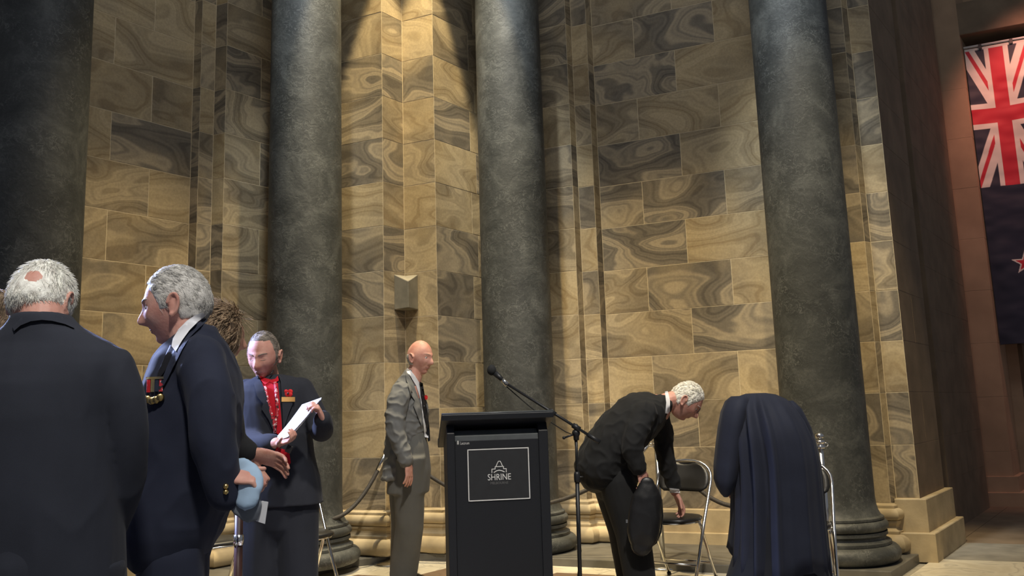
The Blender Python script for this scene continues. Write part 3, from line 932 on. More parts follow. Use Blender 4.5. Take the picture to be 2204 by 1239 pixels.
words('MELBOURNE', 1056, 1094, 1042, 5.0, 'dimprint', plate, 'sign_words', NF + 0.0055)
words('Lectrum', 991, 1010, 956.5, 6.0, 'print', lectern, 'maker_mark', -0.0105)
mb = MB()
for y0, y1, x0, x1 in ((950, 956.5, 984, 985.3), (950, 956.5, 986.8, 988), (948.5, 950, 984.4, 987.4), (952.5, 953.5, 985, 987.4)):
    (a0, b1), (a1, b0) = on_front(x0, y0), on_front(x1, y1)
    mb.hexa(lbox(a0, a1, -0.0118, -0.0108, b0, b1))
mb.build('maker_emblem', 'print', lectern)
# stepped temple emblem made of strokes
mb = MB()
def stroke(pts, wpx=1.5):
    for (xa, ya), (xb, yb) in zip(pts[:-1], pts[1:]):
        (ua, za), (ub, zb) = on_front(xa, ya), on_front(xb, yb)
        A_, B_ = LP(ua, NF + 0.0048, za), LP(ub, NF + 0.0048, zb)
        d = (B_ - A_); L_ = d.length; d.normalize()
        mb.box((A_ + B_) / 2, d * (L_ / 2 + 0.0012), LN * 0.0006, d.cross(LN) * px2m(wpx, 4.78) * 0.5)
stroke([(1068, 1003), (1071, 996), (1073, 992.5), (1075, 992), (1077, 992.5), (1079, 996), (1082, 1003)])
stroke([(1066, 1009), (1066, 1004), (1084, 1003.4), (1084, 1008.5)])
stroke([(1059, 1017), (1059, 1009.3), (1066, 1009)])
stroke([(1084, 1008.4), (1090, 1008.1), (1090, 1015.5)])
stroke([(1063.5, 1016.5), (1069, 1013), (1074.5, 1011.5), (1080, 1012.5), (1086, 1015)], 1.7)
mb.build('temple_emblem', 'print', plate)

# ------------------------------------------------------------------ microphone on a boom stand
MD = 5.02
base = at(1241.5, 1100, MD); base.z = 0
mic = empty('microphone_stand', base, 'black boom microphone stand with microphone reaching over the lectern', 'microphone stand')
clutch = at(1240, 936, MD)
jt = at(1242, 1026, MD)
MB().tube([(base.x, base.y, 0.06), (jt.x, jt.y, jt.z)], 0.0125, 12).build('lower_pole', 'black', mic, True)
MB().tube([(jt.x, jt.y, jt.z - 0.01), clutch], 0.0085, 12).build('upper_pole', 'black', mic, True)
nut = MB().lathe((jt.x, jt.y, jt.z - 0.035), [(0.0005, 0), (0.017, 0.004), (0.019, 0.02), (0.019, 0.05), (0.014, 0.066), (0.0005, 0.067)], 16).build('height_nut', 'black', mic, True)
MB().tube([(jt.x, jt.y, jt.z), (jt.x + 0.035, jt.y - 0.01, jt.z)], 0.005, 8).build('nut_lever', 'black', nut, True)
head_ = MB().tube([clutch - UZ * 0.03, clutch + UZ * 0.03], [0.016, 0.02], 14).ball(clutch + UZ * 0.012, 0.025, 14).build('boom_clutch', 'black', mic, True)
MB().tube([clutch + UZ * 0.01, clutch + UZ * 0.0 + Vector((-0.07, -0.02, -0.012))], 0.006, 8).ball(clutch + Vector((-0.075, -0.02, -0.013)), 0.010, 10).build('clutch_wing', 'black', head_, True)
b0, b1 = at(1291, 951, 4.97), at(1090, 825, 5.12)
MB().tube([b0 + (b1 - b0) * 0.0, b0 + (b1 - b0) * 0.12], 0.014, 12).build('counterweight', 'black', mic, True)
MB().tube([b0, b1], 0.0085, 12).build('boom_arm', 'black', mic, True)
bd = (b1 - b0).normalized()
for tt, rr in ((0.245, 0.016), (0.50, 0.014)):
    c = b0 + (b1 - b0) * tt
    MB().tube([c - bd * 0.025, c + bd * 0.025], rr, 12).ball(c + UZ * 0.012, 0.010, 10).build('boom_collar', 'black', mic, True)
mtip = at(1058, 796, 5.14)
md_ = (mtip - b1).normalized()
MB().tube([b1 - md_ * 0.01, b1 + md_ * 0.035], 0.016, 12).ball(b1, 0.016, 12).build('mic_clip', 'chrome', mic, True)
MB().tube([b1 + md_ * 0.02, mtip - md_ * 0.03], [0.013, 0.019], 14).build('mic_body', 'black', mic, True)
MB().ball(mtip, (0.029, 0.029, 0.034), 18).build('mic_windshield', 'foam', mic, True)
for k in range(3):
    a = R((10, 110, 250)[k])
    e = Vector((math.cos(a), math.sin(a), 0))
    lg = MB().tube([Vector((base.x, base.y, 0.10)), Vector((base.x, base.y, 0.075)) + e * 0.06, Vector((base.x, base.y, 0.012)) + e * 0.30], 0.009, 10).build('tripod_leg', 'black', mic, True)
    MB().tube([Vector((base.x, base.y, 0.012)) + e * 0.27, Vector((base.x, base.y, 0.012)) + e * 0.31], 0.0118, 10).build('rubber_foot', 'rubber', lg, True)
pts = []
for i in range(15):     # cable drooping from the clip along the boom and down the pole
    t = i / 14
    if t < 0.5:
        pts.append(b1.lerp(clutch, t * 2) - UZ * (0.018 + 0.02 * math.sin(t * 2 * math.pi)) + Vector((0, 0.012, 0)))
    else:
        q = clutch.lerp(Vector((base.x, base.y, 0.12)), (t - 0.5) * 2)
        pts.append(q + Vector((0.014 * math.cos(t * 30), 0.014 * math.sin(t * 30), 0)))
MB().tube(pts, 0.0032, 6).build('cable', 'rubber', mic, True)

# ------------------------------------------------------------------ stanchions and ropes
def stanchion(pos, label):
    x, y = pos.x, pos.y
    z0 = SZ if False else 0.0
    root = empty('stanchion', (x, y, z0), label, 'stanchion', 'chrome rope stanchions')
    MB().lathe((x, y, z0), [(0.0005, 0), (0.155, 0), (0.158, 0.008), (0.150, 0.018), (0.08, 0.03), (0.03, 0.045), (0.0005, 0.046)], 32).build('base', 'chrome', root, True)
    MB().tube([(x, y, 0.04), (x, y, 0.92)], 0.019, 16).build('post', 'chrome', root, True)
    h = MB().lathe((x, y, 0.90), [(0.0005, 0), (0.030, 0.002), (0.033, 0.014), (0.022, 0.022), (0.022, 0.034), (0.033, 0.040), (0.034, 0.052), (0.018, 0.060), (0.0005, 0.061)], 20).build('head', 'chrome', root, True)
    MB().ball((x, y, 0.985), (0.030, 0.030, 0.024), 16).build('ball_finial', 'chrome', h, True)
    for sg in (-1, 1):
        rg = []
        for i in range(9):
            a = math.pi * 2 * i / 8
            rg.append(Vector((x + sg * (0.040 + 0.014 * math.cos(a)), y, 0.925 + 0.014 * math.sin(a))))
        MB().tube(rg, 0.0035, 6).build('hook_ring', 'chrome', h, True)
    return root
S0 = at(560, 1180, 6.3); S0.z = 0
S1 = ground(846, 1214)
S2 = ground(1428, 1221)
S3 = at(1778, 1100, 5.72); S3.z = 0
stanchion(S0, 'chrome stanchion behind the man reading the papers')
stanchion(S1, 'chrome stanchion behind the bald man in the grey suit')
stanchion(S2, 'chrome stanchion behind the bending man in the dark suit')
stanchion(S3, 'chrome stanchion with ball top beside the navy gown')
def rope(a, b, sag, label):
    A_, B_ = Vector((a.x, a.y, 0.925)), Vector((b.x, b.y, 0.925))
    d = (B_ - A_).normalized()
    A_ += d * 0.055; B_ -= d * 0.055
    pts = []
    for i in range(25):
        t = i / 24
        pts.append(A_.lerp(B_, t) - UZ * sag * (1 - (2 * t - 1) ** 2))
    root = empty('barrier_rope', A_.lerp(B_, 0.5) - UZ * sag, label, 'rope', 'dark ropes slung between the stanchions')
    MB().tube(pts[1:-1], 0.0165, 12).build('cord', 'rope', root, True)
    for p0, p1 in ((pts[0], pts[2]), (pts[-1], pts[-3])):
        MB().tube([p0, p0.lerp(p1, 0.35), p1], [0.008, 0.020, 0.020], 12).build('end_cap', 'chrome', root, True)
rope(S0, S1, 0.50, 'dark rope sagging between the column base and the grey-suited man')
rope(S1, S2, 0.46, 'dark rope running behind the lectern and microphone stand')
rope(S2, S3, 0.44, 'dark rope between the folding chair and the navy gown')

# ------------------------------------------------------------------ folding chairs
def folding_chair(loc, yaw, label, vin='vinyl', group='folding chairs with chrome frames'):
    """front of the chair looks along local -Y before the turn"""
    root = empty('folding_chair', (0, 0, 0), label, 'chair', group)
    r = 0.0115
    def T(x, y, z): return Vector((x, y, z))
    hw2 = 0.205
    # back hoop running down into the front legs
    pts = [T(-hw2 - 0.01, -0.24, 0.012), T(-hw2, 0.02, 0.42), T(-hw2, 0.175, 0.66), T(-hw2 + 0.004, 0.215, 0.735)]
    pts[-1] = T(-hw2, 0.190, 0.69)
    for a in range(15, 166, 15):
        pts.append(T(-hw2 * math.copysign(abs(math.cos(R(a))) ** 0.8, math.cos(R(a))), 0.195 + 0.050 * math.sin(R(a)), 0.70 + 0.125 * math.sin(R(a))))
    pts += [T(hw2, 0.190, 0.69)]
    pts += [T(hw2, 0.175, 0.66), T(hw2, 0.02, 0.42), T(hw2 + 0.01, -0.24, 0.012)]
    fr = MB().tube(pts, r, 10).build('back_hoop', 'chrome', root, True)
    for sg in (-1, 1):
        x = sg * (hw2 - 0.025)
        lg = MB().tube([T(x, -0.02, 0.44), T(x, 0.02, 0.38), T(x, 0.23, 0.012)], r, 10).build('rear_leg', 'chrome', root, True)
        MB().tube([T(x, 0.226, 0.02), T(x, 0.236, 0.0)], r * 1.35, 10).build('rubber_foot', 'rubber', lg, True)
        MB().tube([T(sg * (hw2 + 0.0097), -0.232, 0.024), T(sg * (hw2 + 0.0103), -0.248, 0.0)], r * 1.35, 10).build('rubber_foot', 'rubber', fr, True)
    MB().tube([T(-hw2, -0.15, 0.155), T(hw2, -0.15, 0.155)], 0.008, 8).build('front_stretcher', 'chrome', root, True)
    MB().tube([T(-hw2 + 0.025, 0.165, 0.125), T(hw2 - 0.025, 0.165, 0.125)], 0.008, 8).build('rear_stretcher', 'chrome', root, True)
    # seat pan and pad
    n = 20
    def pad(zc, th, sx, sy, y0, pw=3.2, dome=0.012):
        rings = []
        for f_, zz in ((0.90, -th), (1.0, -th * 0.6), (1.0, th * 0.3), (0.93, th), (0.6, th + dome * 0.7), (0.02, th + dome)):
            rg = []
            for j in range(n * 2):
                a = math.pi * j / n
                c_, s_ = math.cos(a), math.sin(a)
                k = (abs(c_) ** pw + abs(s_) ** pw) ** (-1 / pw)
                rg.append(T(sx * f_ * k * c_, y0 + sy * f_ * k * s_, zc + zz))
            rings.append(rg)
        return rings
    MB().rings(pad(0.447, 0.014, 0.195, 0.19, -0.06)).build('seat', vin, root, True)
    fr2 = [T(-0.196, -0.06 + 0.15 * math.cos(R(a)), 0.432) if False else T(0.198 * math.cos(R(a)), -0.06 + 0.19 * math.sin(R(a)), 0.430) for a in range(0, 361, 20)]
    MB().tube(fr2, 0.008, 8).build('seat_frame', 'chrome', root, True)
    # curved back pad between the hoop tubes
    rows = []
    for side in (0, 1):
        for i in range(9):
            z = 0.61 + 0.198 * i / 8
            row = []
            for j in range(13):
                u = -1 + 2 * j / 12
                zz = z
                ew = 0.193 * math.sqrt(max(0.05, 1 - 0.80 * max(0, (i - 3) / 5) ** 2.4 - 0.45 * max(0, (2 - i) / 2) ** 2))
                yb = 0.145 + (z - 0.60) * 0.42 + 0.030 * (1 - u * u)
                row.append(T(ew * u, yb + (-0.014 if side == 0 else 0.010) * (1 - 0.7 * abs(u) ** 6), zz))
            rows.append(row)
    vs = [p for r_ in rows for p in r_]
    fs = []
    for side in (0, 1):
        o_ = side * 9 * 13
        for i in range(8):
            for j in range(12):
                q = (o_ + i * 13 + j, o_ + i * 13 + j + 1, o_ + (i + 1) * 13 + j + 1, o_ + (i + 1) * 13 + j)
                fs.append(q if side == 0 else tuple(reversed(q)))
    o_ = 9 * 13
    for j in range(12):
        fs.append((j + 1, j, o_ + j, o_ + j + 1)); e = 8 * 13
        fs.append((e + j, e + j + 1, o_ + e + j + 1, o_ + e + j))
    for i in range(8):
        fs.append((i * 13, (i + 1) * 13, o_ + (i + 1) * 13, o_ + i * 13)); e = 12
        fs.append(((i + 1) * 13 + e, i * 13 + e, o_ + i * 13 + e, o_ + (i + 1) * 13 + e))
    MB().add(vs, fs).build('backrest', vin, root, True)
    root.location = loc
    root.rotation_euler = (0, 0, yaw)
    return root
def copy_tree(o, parent=None):
    c = o.copy(); COL.objects.link(c); c.parent = parent
    for ch in list(o.children):
        copy_tree(ch, c)
    return c
fc1 = folding_chair((1.10, 5.98, 0), R(-35), 'chrome folding chair with black vinyl seat touched by the bending man')
def chair_copy(loc, yaw, label):
    c = copy_tree(fc1)
    c.location = loc; c.rotation_euler = (0, 0, yaw); c['label'] = label
    return c
chair_copy((1.80, 5.46, 0), R(-24), 'chrome folding chair with black vinyl back behind the navy gown')
chair_copy((-2.02, 5.55, 0), R(40), 'chrome folding chair with black seat behind the man with medals')
chair_copy((-1.50, 5.75, 0), R(35), 'chrome folding chair behind the legs of the man reading the papers')
folding_chair((-1.80, 3.95, 0), R(35), 'chrome folding chair with maroon vinyl seat between the two suited men', 'redvinyl')
# dark wooden pole standing behind the blue beret
wb = at(513, 1180, 3.80); wb.z = 0
wt = at(512, 1108, 3.80)
wp_ = empty('wooden_pole', wb, 'dark varnished wooden pole with metal collar beside the folding chair', 'pole')
MB().tube([Vector((wb.x, wb.y, 0.0)), Vector((wb.x, wb.y, wt.z + 0.02))], 0.0185, 14).build('shaft', 'darkwood', wp_, True)
MB().tube([Vector((wb.x, wb.y, wt.z - 0.085)), Vector((wb.x, wb.y, wt.z - 0.13))], 0.023, 14).build('metal_collar', 'chrome', wp_, True)
MB().lathe((wb.x, wb.y, 0), [(0.0005, 0), (0.11, 0), (0.11, 0.02), (0.03, 0.04), (0.0005, 0.041)], 24).build('round_foot', 'darkwood', wp_, True)

# ------------------------------------------------------------------ people: toolkit
PEOPLE = []
def V3(*a): return Vector(a)
def ss(a, b, x):
    t = max(0.0, min(1.0, (x - a) / (b - a)))
    return t * t * (3 - 2 * t)
def gs(x, s): return math.exp(-(x / s) ** 2)
def fuse(name, mb, voxel, smooth_it, mat, parent=None, disp=None, factor=0.5):
    """melt overlapping shapes into one continuous skin"""
    o = mb.build(name, mat, None, True)
    r = o.modifiers.new('melt', 'REMESH'); r.mode = 'VOXEL'; r.voxel_size = voxel; r.use_smooth_shade = True
    if smooth_it:
        sm = o.modifiers.new('relax', 'SMOOTH'); sm.iterations = smooth_it; sm.factor = factor
    bpy.context.view_layer.update()
    me = bpy.data.meshes.new_from_object(o.evaluated_get(bpy.context.evaluated_depsgraph_get()))
    old = o.data
    o.modifiers.clear()
    o.data = me
    bpy.data.meshes.remove(old)
    me.name = name
    if not me.materials: me.materials.append(M[mat])
    if disp:
        ns = [v.normal.copy() for v in me.vertices]
        for v, n in zip(me.vertices, ns):
            v.co += n * disp(v.co, n)
        me.update()
    for p in me.polygons: p.use_smooth = True
    if parent is not None:
        o.parent = parent
        o.matrix_parent_inverse = parent_inv(parent)
    return o
def frame(fwd, up=(0, 0, 1)):
    f = Vector(fwd).normalized()
    u = Vector(up); u = (u - f * u.dot(f)).normalized()
    return f.cross(u), f, u        # right, forward, up
def head_pt(th, ph, k=1.0, jowl=0.0):
    """point on a head of about 0.24 m; local x right, y forward, z up"""
    a, b, c = 0.076, 0.098, 0.120
    ct, st = math.cos(th), math.sin(th)
    x, y, z = a * math.sin(ph) * ct, b * math.cos(ph) * ct, c * st
    zn = st
    low = ss(0.05, -0.95, zn)
    front = ss(-0.2, 0.6, math.cos(ph))
    # flat, upright face front; jaw narrows; nape pulls in
    if zn < 0.25:
        full = (abs(ct)) ** 0.55 if abs(ct) > 1e-6 else 0
        y = y * (1 - front) + front * b * math.cos(ph) * (0.35 * ct + 0.65 * full) * (1 - 0.06 * low)
    x *= 1 - (0.26 - jowl) * low
    x *= 1 + 0.22 * low * (abs(ct) ** 0.6 - abs(ct))
    if math.cos(ph) < 0:
        y *= 1 - 0.42 * low
    # temple
    x *= 1 - 0.05 * gs(zn - 0.15, 0.25) * ss(0.2, 0.7, math.cos(ph))
    # features on the front
    if math.cos(ph) > 0:
        n = 0.0
        if -0.50 < zn < 0.16:
            if zn > -0.30:
                hgt = 0.006 + 0.025 * ss(0.12, -0.30, zn)
            else:
                hgt = 0.031 * ss(-0.46, -0.31, zn)
            wx = 0.0085 + 0.0075 * ss(0.0, -0.32, zn)
            n += hgt * gs(x, wx)
        n -= 0.0080 * (gs(x - 0.031, 0.014) + gs(x + 0.031, 0.014)) * gs(z - 0.004, 0.012)
        n += 0.0050 * gs(z - 0.024, 0.009) * gs(x, 0.050)
        n += 0.0045 * (gs(x - 0.043, 0.018) + gs(x + 0.043, 0.018)) * gs(z + 0.030, 0.020)
        n += 0.0060 * gs(z + 0.066, 0.010) * gs(x, 0.024)
        n -= 0.0050 * gs(z + 0.0665, 0.0030) * gs(x, 0.023)
        n -= 0.0035 * gs(z + 0.083, 0.007) * gs(x, 0.02)
        n += 0.0125 * gs(z + 0.104, 0.015) * gs(x, 0.022)
        n -= 0.0050 * (gs(abs(x) - 0.030, 0.006)) * gs(z + 0.052, 0.016)
        y += n
    return Vector((x, y, z)) * k
class Head:
    def __init__(s, c, fwd, up=(0, 0, 1), k=1.0, jowl=0.0, closed=False):
        s.closed = closed; s.c = Vector(c); s.r, s.f, s.u = frame(fwd, up); s.k = k; s.jowl = jowl
    def w(s, l): return s.c + s.r * l[0] + s.f * l[1] + s.u * l[2]
    def add(s, mb, ears=True):
        nr, ns = 64, 80
        rings = []
        for i in range(nr + 1):
            th = -1.555 + 3.11 * i / nr
            rings.append([s.w(head_pt(th, 2 * math.pi * j / ns, s.k, s.jowl)) for j in range(ns)])
        mb.rings(rings, True)
        for sg in (-1, 1):      # upper lids
            mb.ball(s.w(V3(sg * 0.031, 0.0712, 0.003 + (0.0085 if not s.closed else 0.0)) * s.k), (0.0165 * s.k, 0.0140 * s.k, 0.0072 * s.k) if not s.closed else (0.0155 * s.k, 0.0145 * s.k, 0.0125 * s.k), 12, (s.r, s.f, s.u))
        if ears:
            for sg in (-1, 1):
                k = s.k
                base = V3(sg * 0.073, -0.008, -0.008)
                ax = (s.r * 1.0, (s.f * 0.93 - s.u * 0.3).normalized(), (s.u * 0.95 + s.f * -0.2).normalized())
                e = s.w(base * k)
                # helix rim as a bent tube, lobe, and a thin bowl
                pts = []
                for a in range(-100, 171, 27):
                    q = V3(sg * (0.010 + 0.004 * math.sin(R(a))), -0.004 - 0.0165 * math.cos(R(a)) - 0.006 * math.sin(R(a)), 0.030 * math.sin(R(a)))
                    pts.append(s.w((base + q) * k))
                mb.tube(pts, 0.0052 * k, 8, roundcap=True)
                mb.ball(s.w((base + V3(sg * 0.004, -0.004, 0.0)) * k), (0.006 * k, 0.016 * k, 0.028 * k), 14, ax)
                mb.ball(s.w((base + V3(sg * 0.006, 0.004, -0.030)) * k), 0.0085 * k, 10)
        return mb
    def hair(s, parent, mask, mat, thick=0.010, n_str=900, length=0.035, flow=None, name='hair', seed=3, lift=0.4, width=0.0011):
        """mask(local unit th, ph, local xyz) -> 0..1 cover"""
        rnd = random.Random(seed)
        nr, ns = 60, 90
        vs, fs, keep = [], [], []
        for i in range(nr + 1):
            th = -1.5 + 3.05 * i / nr
            for j in range(ns):
                ph = 2 * math.pi * j / ns
                l = head_pt(th, ph, s.k, s.jowl)
                m = mask(l / s.k)
                d = l.normalized()
                t = thick * m * (0.75 + 0.5 * noise.noise(l * 60) + 0.35 * noise.noise(l * 150))
                vs.append(s.w(l + d * (t if m > 0.02 else -0.004)))
                keep.append(m)
        for i in range(nr):
            for j in range(ns):
                q = (i * ns + j, i * ns + (j + 1) % ns, (i + 1) * ns + (j + 1) % ns, (i + 1) * ns + j)
                if max(keep[a] for a in q) > 0.02:
                    fs.append(q)
        mb = MB()
        mb.add(vs, fs)
        cnt = 0
        tries = 0
        while cnt < n_str and tries < n_str * 12:
            tries += 1
            th = math.asin(rnd.uniform(-0.97, 0.999)); ph = rnd.uniform(0, 2 * math.pi)
            l = head_pt(th, ph, s.k, s.jowl)
            m = mask(l / s.k)
            if rnd.random() > m: continue
            cnt += 1
            d = l.normalized()
            fl = Vector(flow(l / s.k)) if flow else V3(0, -0.4, -1)
            fl += Vector((rnd.gauss(0, 0.3), rnd.gauss(0, 0.3), rnd.gauss(0, 0.3)))
            fl = (fl - d * fl.dot(d))
            if fl.length < 1e-4: continue
            fl.normalize()
            ln = length * rnd.uniform(0.6, 1.25)
            st = l + d * thick * m * 0.5
            pts = [st, st + fl * ln * 0.4 + d * ln * lift * 0.28, st + fl * ln * 0.75 + d * ln * lift * 0.36, st + fl * ln + d * ln * lift * 0.30]
            # keep the strand off the scalp
            mb.tube([s.w(p) for p in pts], [width, width, width * 0.8, width * 0.25], 3)
        return mb.build(name, mat, parent, True)
    def eyes(s, parent, lid=0.35, look=(0, 1, -0.1)):
        for sg in (-1, 1):
            c = s.w(V3(sg * 0.031, 0.0728, 0.002) * s.k)
            e = MB().ball(c, 0.0118 * s.k, 16).build('eyeball', 'eye', parent, True)
            lk = (s.r * look[0] + s.f * look[1] + s.u * look[2]).normalized()
            MB().ball(c + lk * 0.0080 * s.k, 0.0056 * s.k, 10).build('iris', 'iris', e, True)
    def surf(s, obj, x, z, lift=0.0):
        bv_ = s.bv if hasattr(s, 'bv') else None
        if bv_ is None:
            bv_ = s.bv = bvh_of(obj)
        o_ = s.w(V3(x, 0.25, z) * s.k)
        loc, *_ = bv_.ray_cast(o_, -s.f)
        return (loc if loc is not None else s.w(V3(x, 0.09, z) * s.k)) + s.f * lift
    def lips(s, parent, mat='lips'):
        up = [s.surf(parent, x, -0.0625 - 0.10 * abs(x), -0.0008) for x in (-0.023, -0.016, -0.008, 0, 0.008, 0.016, 0.023)]
        lo = [s.surf(parent, x, -0.0715 + 0.16 * abs(x), -0.0008) for x in (-0.021, -0.015, -0.008, 0, 0.008, 0.015, 0.021)]
        rr = [0.0014, 0.0024, 0.0030, 0.0030, 0.0030, 0.0024, 0.0014]
        o_ = MB().tube(up, rr, 6).build('upper_lip', mat, parent, True)
        MB().tube(lo, [r_ * 1.15 for r_ in rr], 6).build('lower_lip', mat, parent, True)
    def brows(s, parent, mat='brow', w=0.0032):
        for sg in (-1, 1):
            pts = []
            for i in range(6):
                t = i / 5
                x = sg * (0.013 + 0.036 * t); z = 0.021 + 0.006 * math.sin(t * 2.4)
                pts.append(s.surf(parent, x, z, 0.0004))
            MB().tube(pts, [w * 0.8, w, w, w, w * 0.8, w * 0.5], 6, flat=0.6).build('eyebrow', mat, parent, True)
def hand(mb, wrist, d, n, curl=0.35, k=1.0, thumb=1, spread=0.10, thumb_in=0.3):
    """palm, four unequal bent fingers and a thumb; d fingers' way, n where the palm looks"""
    d = Vector(d).normalized(); n = Vector(n); n = (n - d * n.dot(d)).normalized(); s = d.cross(n)
    wrist = Vector(wrist)
    def ringe(c, hw_, ht):
        return [c + s * hw_ * math.cos(a) * k + n * ht * math.sin(a) * k for a in [2 * math.pi * i / 14 for i in range(14)]]
    mb.rings([ringe(wrist - d * 0.03 * k, 0.026, 0.021), ringe(wrist, 0.027, 0.020), ringe(wrist + d * 0.03 * k, 0.037, 0.018), ringe(wrist + d * 0.065 * k, 0.041, 0.015), ringe(wrist + d * 0.095 * k, 0.039, 0.011), ringe(wrist + d * 0.102 * k, 0.034, 0.006)])
    for i, (off, ln, cu) in enumerate(((-0.030, 0.058, 1.1), (-0.0105, 0.076, 1.0), (0.0105, 0.082, 1.0), (0.031, 0.072, 0.9))):
        if thumb < 0: off = -off
        b = wrist + (d * 0.094 + s * off) * k
        dr = (d + s * off * spread / 0.03).normalized()
        pts = [b - dr * 0.015 * k, b]
        ang = 0
        for seg, fr_ in enumerate((0.45, 0.31, 0.24)):
            ang += curl * cu * (0.8, 1.0, 0.7)[seg]
            dd = dr * math.cos(ang) + n * math.sin(ang)
            pts.append(pts[-1] + dd * ln * fr_ * k)
        mb.tube(pts, [0.0095 * k, 0.0094 * k, 0.0086 * k, 0.0080 * k, 0.0070 * k], 10, roundcap=True)
    b = wrist + (d * 0.018 + s * 0.024 * thumb + n * 0.004) * k
    t1 = (d * 0.62 + s * 0.72 * thumb + n * thumb_in).normalized()
    t2 = (d * 0.90 + s * 0.34 * thumb + n * (thumb_in + 0.15)).normalized()
    mb.tube([b, b + t1 * 0.036 * k, b + t1 * 0.036 * k + t2 * 0.032 * k, b + t1 * 0.036 * k + t2 * 0.058 * k], [0.0145 * k, 0.0118 * k, 0.0100 * k, 0.0082 * k], 10, roundcap=True)
    return mb
class Fig:
    """helper bound to one person's distance"""
    def __init__(s, d): s.d = d
    def A(s, x, y, dd=0.0): return at(x, y, s.d + dd)
    def m(s, n): return px2m(n, s.d)
    def loft(s, mb, rows, pw=2.4, seg=28, turn=0.0):
        """rows of (y, x_left, x_right, half_depth, depth offset) in the frame's pixels"""
        rings = []
        ct, st_ = math.cos(turn), math.sin(turn)
        for row in rows:
            y, xl, xr, hd = row[:4]
            dd = row[4] if len(row) > 4 else 0.0
            c = s.A((xl + xr) / 2, y, dd); hw_ = px2m((xr - xl) / 2, s.d + dd)
            ux, uy = V3(ct, st_, 0), V3(-st_, ct, 0)
            rg = []
            for j in range(seg):
                a = 2 * math.pi * j / seg
                ca_, sa_ = math.cos(a), math.sin(a)
                e = 2 / pw
                rg.append(c + ux * hw_ * math.copysign(abs(ca_) ** e, ca_) + uy * hd * math.copysign(abs(sa_) ** e, sa_))
            rings.append(rg)
        return mb.rings(rings, True)
    def limb(s, mb, pts, rad, seg=16, flat=1.0, ref=None):
        """pts of (x, y, depth offset); radii in metres"""
        P_ = [s.A(*p) for p in pts]
        # densify with a smooth curve
        out, rr = [], []
        n = len(P_)
        for i in range(n - 1):
            p0, p1, p2, p3 = P_[max(i - 1, 0)], P_[i], P_[i + 1], P_[min(i + 2, n - 1)]
            for k in range(5):
                t = k / 5
                out.append(0.5 * ((2 * p1) + (p2 - p0) * t + (2 * p0 - 5 * p1 + 4 * p2 - p3) * t * t + (3 * p1 - p0 - 3 * p2 + p3) * t ** 3))
                rr.append(rad[i] + (rad[i + 1] - rad[i]) * t)
        out.append(P_[-1]); rr.append(rad[-1])
        return mb.tube(out, rr, seg, roundcap=True, flat=flat, ref=ref)
def folds(amp=0.004, sc=(7, 7, 3.2), seed=0.0, fine=0.4):
    def f(co, n):
        q = Vector((co.x * sc[0] + seed, co.y * sc[1] + seed * 0.7, co.z * sc[2]))
        a = noise.noise(q) + 0.5 * noise.noise(q * 2.1 + Vector((3, 1, 7)))
        # sharp creases
        c = 1 - abs(noise.noise(q * 1.4 + Vector((9, 4, 2)))) * 2
        return amp * (a + fine * max(0, c) ** 2)
    return f
def bvh_of(*objs):
    vs, fs = [], []
    for o in objs:
        n = len(vs)
        vs += [v.co.copy() for v in o.data.vertices]
        fs += [tuple(i + n for i in p.vertices) for p in o.data.polygons]
    return BVHTree.FromPolygons(vs, fs)
def inside(poly, x, y):
    c = False
    for i in range(len(poly)):
        x1, y1 = poly[i]; x2, y2 = poly[i - 1]
        if (y1 > y) != (y2 > y) and x < (x2 - x1) * (y - y1) / (y2 - y1) + x1: c = not c
    return c
def patch(name, poly, bvh, off, thick, mat, parent, d, step=None, relief=None):
    """a piece of cloth, metal or felt laid on the body: outline in frame pixels, draped on the surface below"""
    bm = bmesh.new()
    vs = [bm.verts.new((x, y, 0)) for x, y in poly]
    bm.faces.new(vs)
    bm.normal_update()
    bmesh.ops.triangulate(bm, faces=bm.faces[:], ngon_method='EAR_CLIP')
    xs = [p[0] for p in poly]; ys = [p[1] for p in poly]
    step = step or max(3.0, max(max(xs) - min(xs), max(ys) - min(ys)) / 16)
    for _ in range(6):
        es = [e for e in bm.edges if (e.verts[0].co - e.verts[1].co).length > step]
        if not es: break
        bmesh.ops.subdivide_edges(bm, edges=es, cuts=1, use_grid_fill=False)
        bmesh.ops.triangulate(bm, faces=bm.faces[:])
    bm.verts.ensure_lookup_table()
    hits = {}
    for v in bm.verts:
        r = ray(v.co.x, v.co.y).normalized()
        loc, nor, idx, dist = bvh.ray_cast(CAM, r)
        if loc is not None and abs(loc.y - d) < 0.6:
            hits[v.index] = (loc - CAM).length
    if not hits:
        dm = (at(xs[0], ys[0], d) - CAM).length
    else:
        dm = sorted(hits.values())[len(hits) // 2]
    front, back = [], []
    for v in bm.verts:
        r = ray(v.co.x, v.co.y).normalized()
        L_ = hits.get(v.index)
        if L_ is None:
            near = sorted(hits, key=lambda i: (bm.verts[i].co - v.co).length)[:3]
            L_ = sum(hits[i] for i in near) / len(near) if near else dm
        o_ = off + (relief(v.co.x, v.co.y) if relief else 0.0)
        front.append(CAM + r * (L_ - o_)); back.append(CAM + r * (L_ - o_ + thick))
    n = len(front)
    fs = []
    for f_ in bm.faces:
        ids = [v.index for v in f_.verts]
        fs.append(tuple(ids)); fs.append(tuple(n + i for i in reversed(ids)))
    for e in bm.edges:
        if len(e.link_faces) == 1:
            a, b = e.verts[0].index, e.verts[1].index
            fs.append((a, b, n + b, n + a))
    bm.free()
    o = link_mesh(name, front + back, fs, mat, parent)
    bm2 = bmesh.new(); bm2.from_mesh(o.data); bmesh.ops.recalc_face_normals(bm2, faces=bm2.faces[:]); bm2.to_mesh(o.data); bm2.free()
    smooth_by_angle(o, 50)
    return o
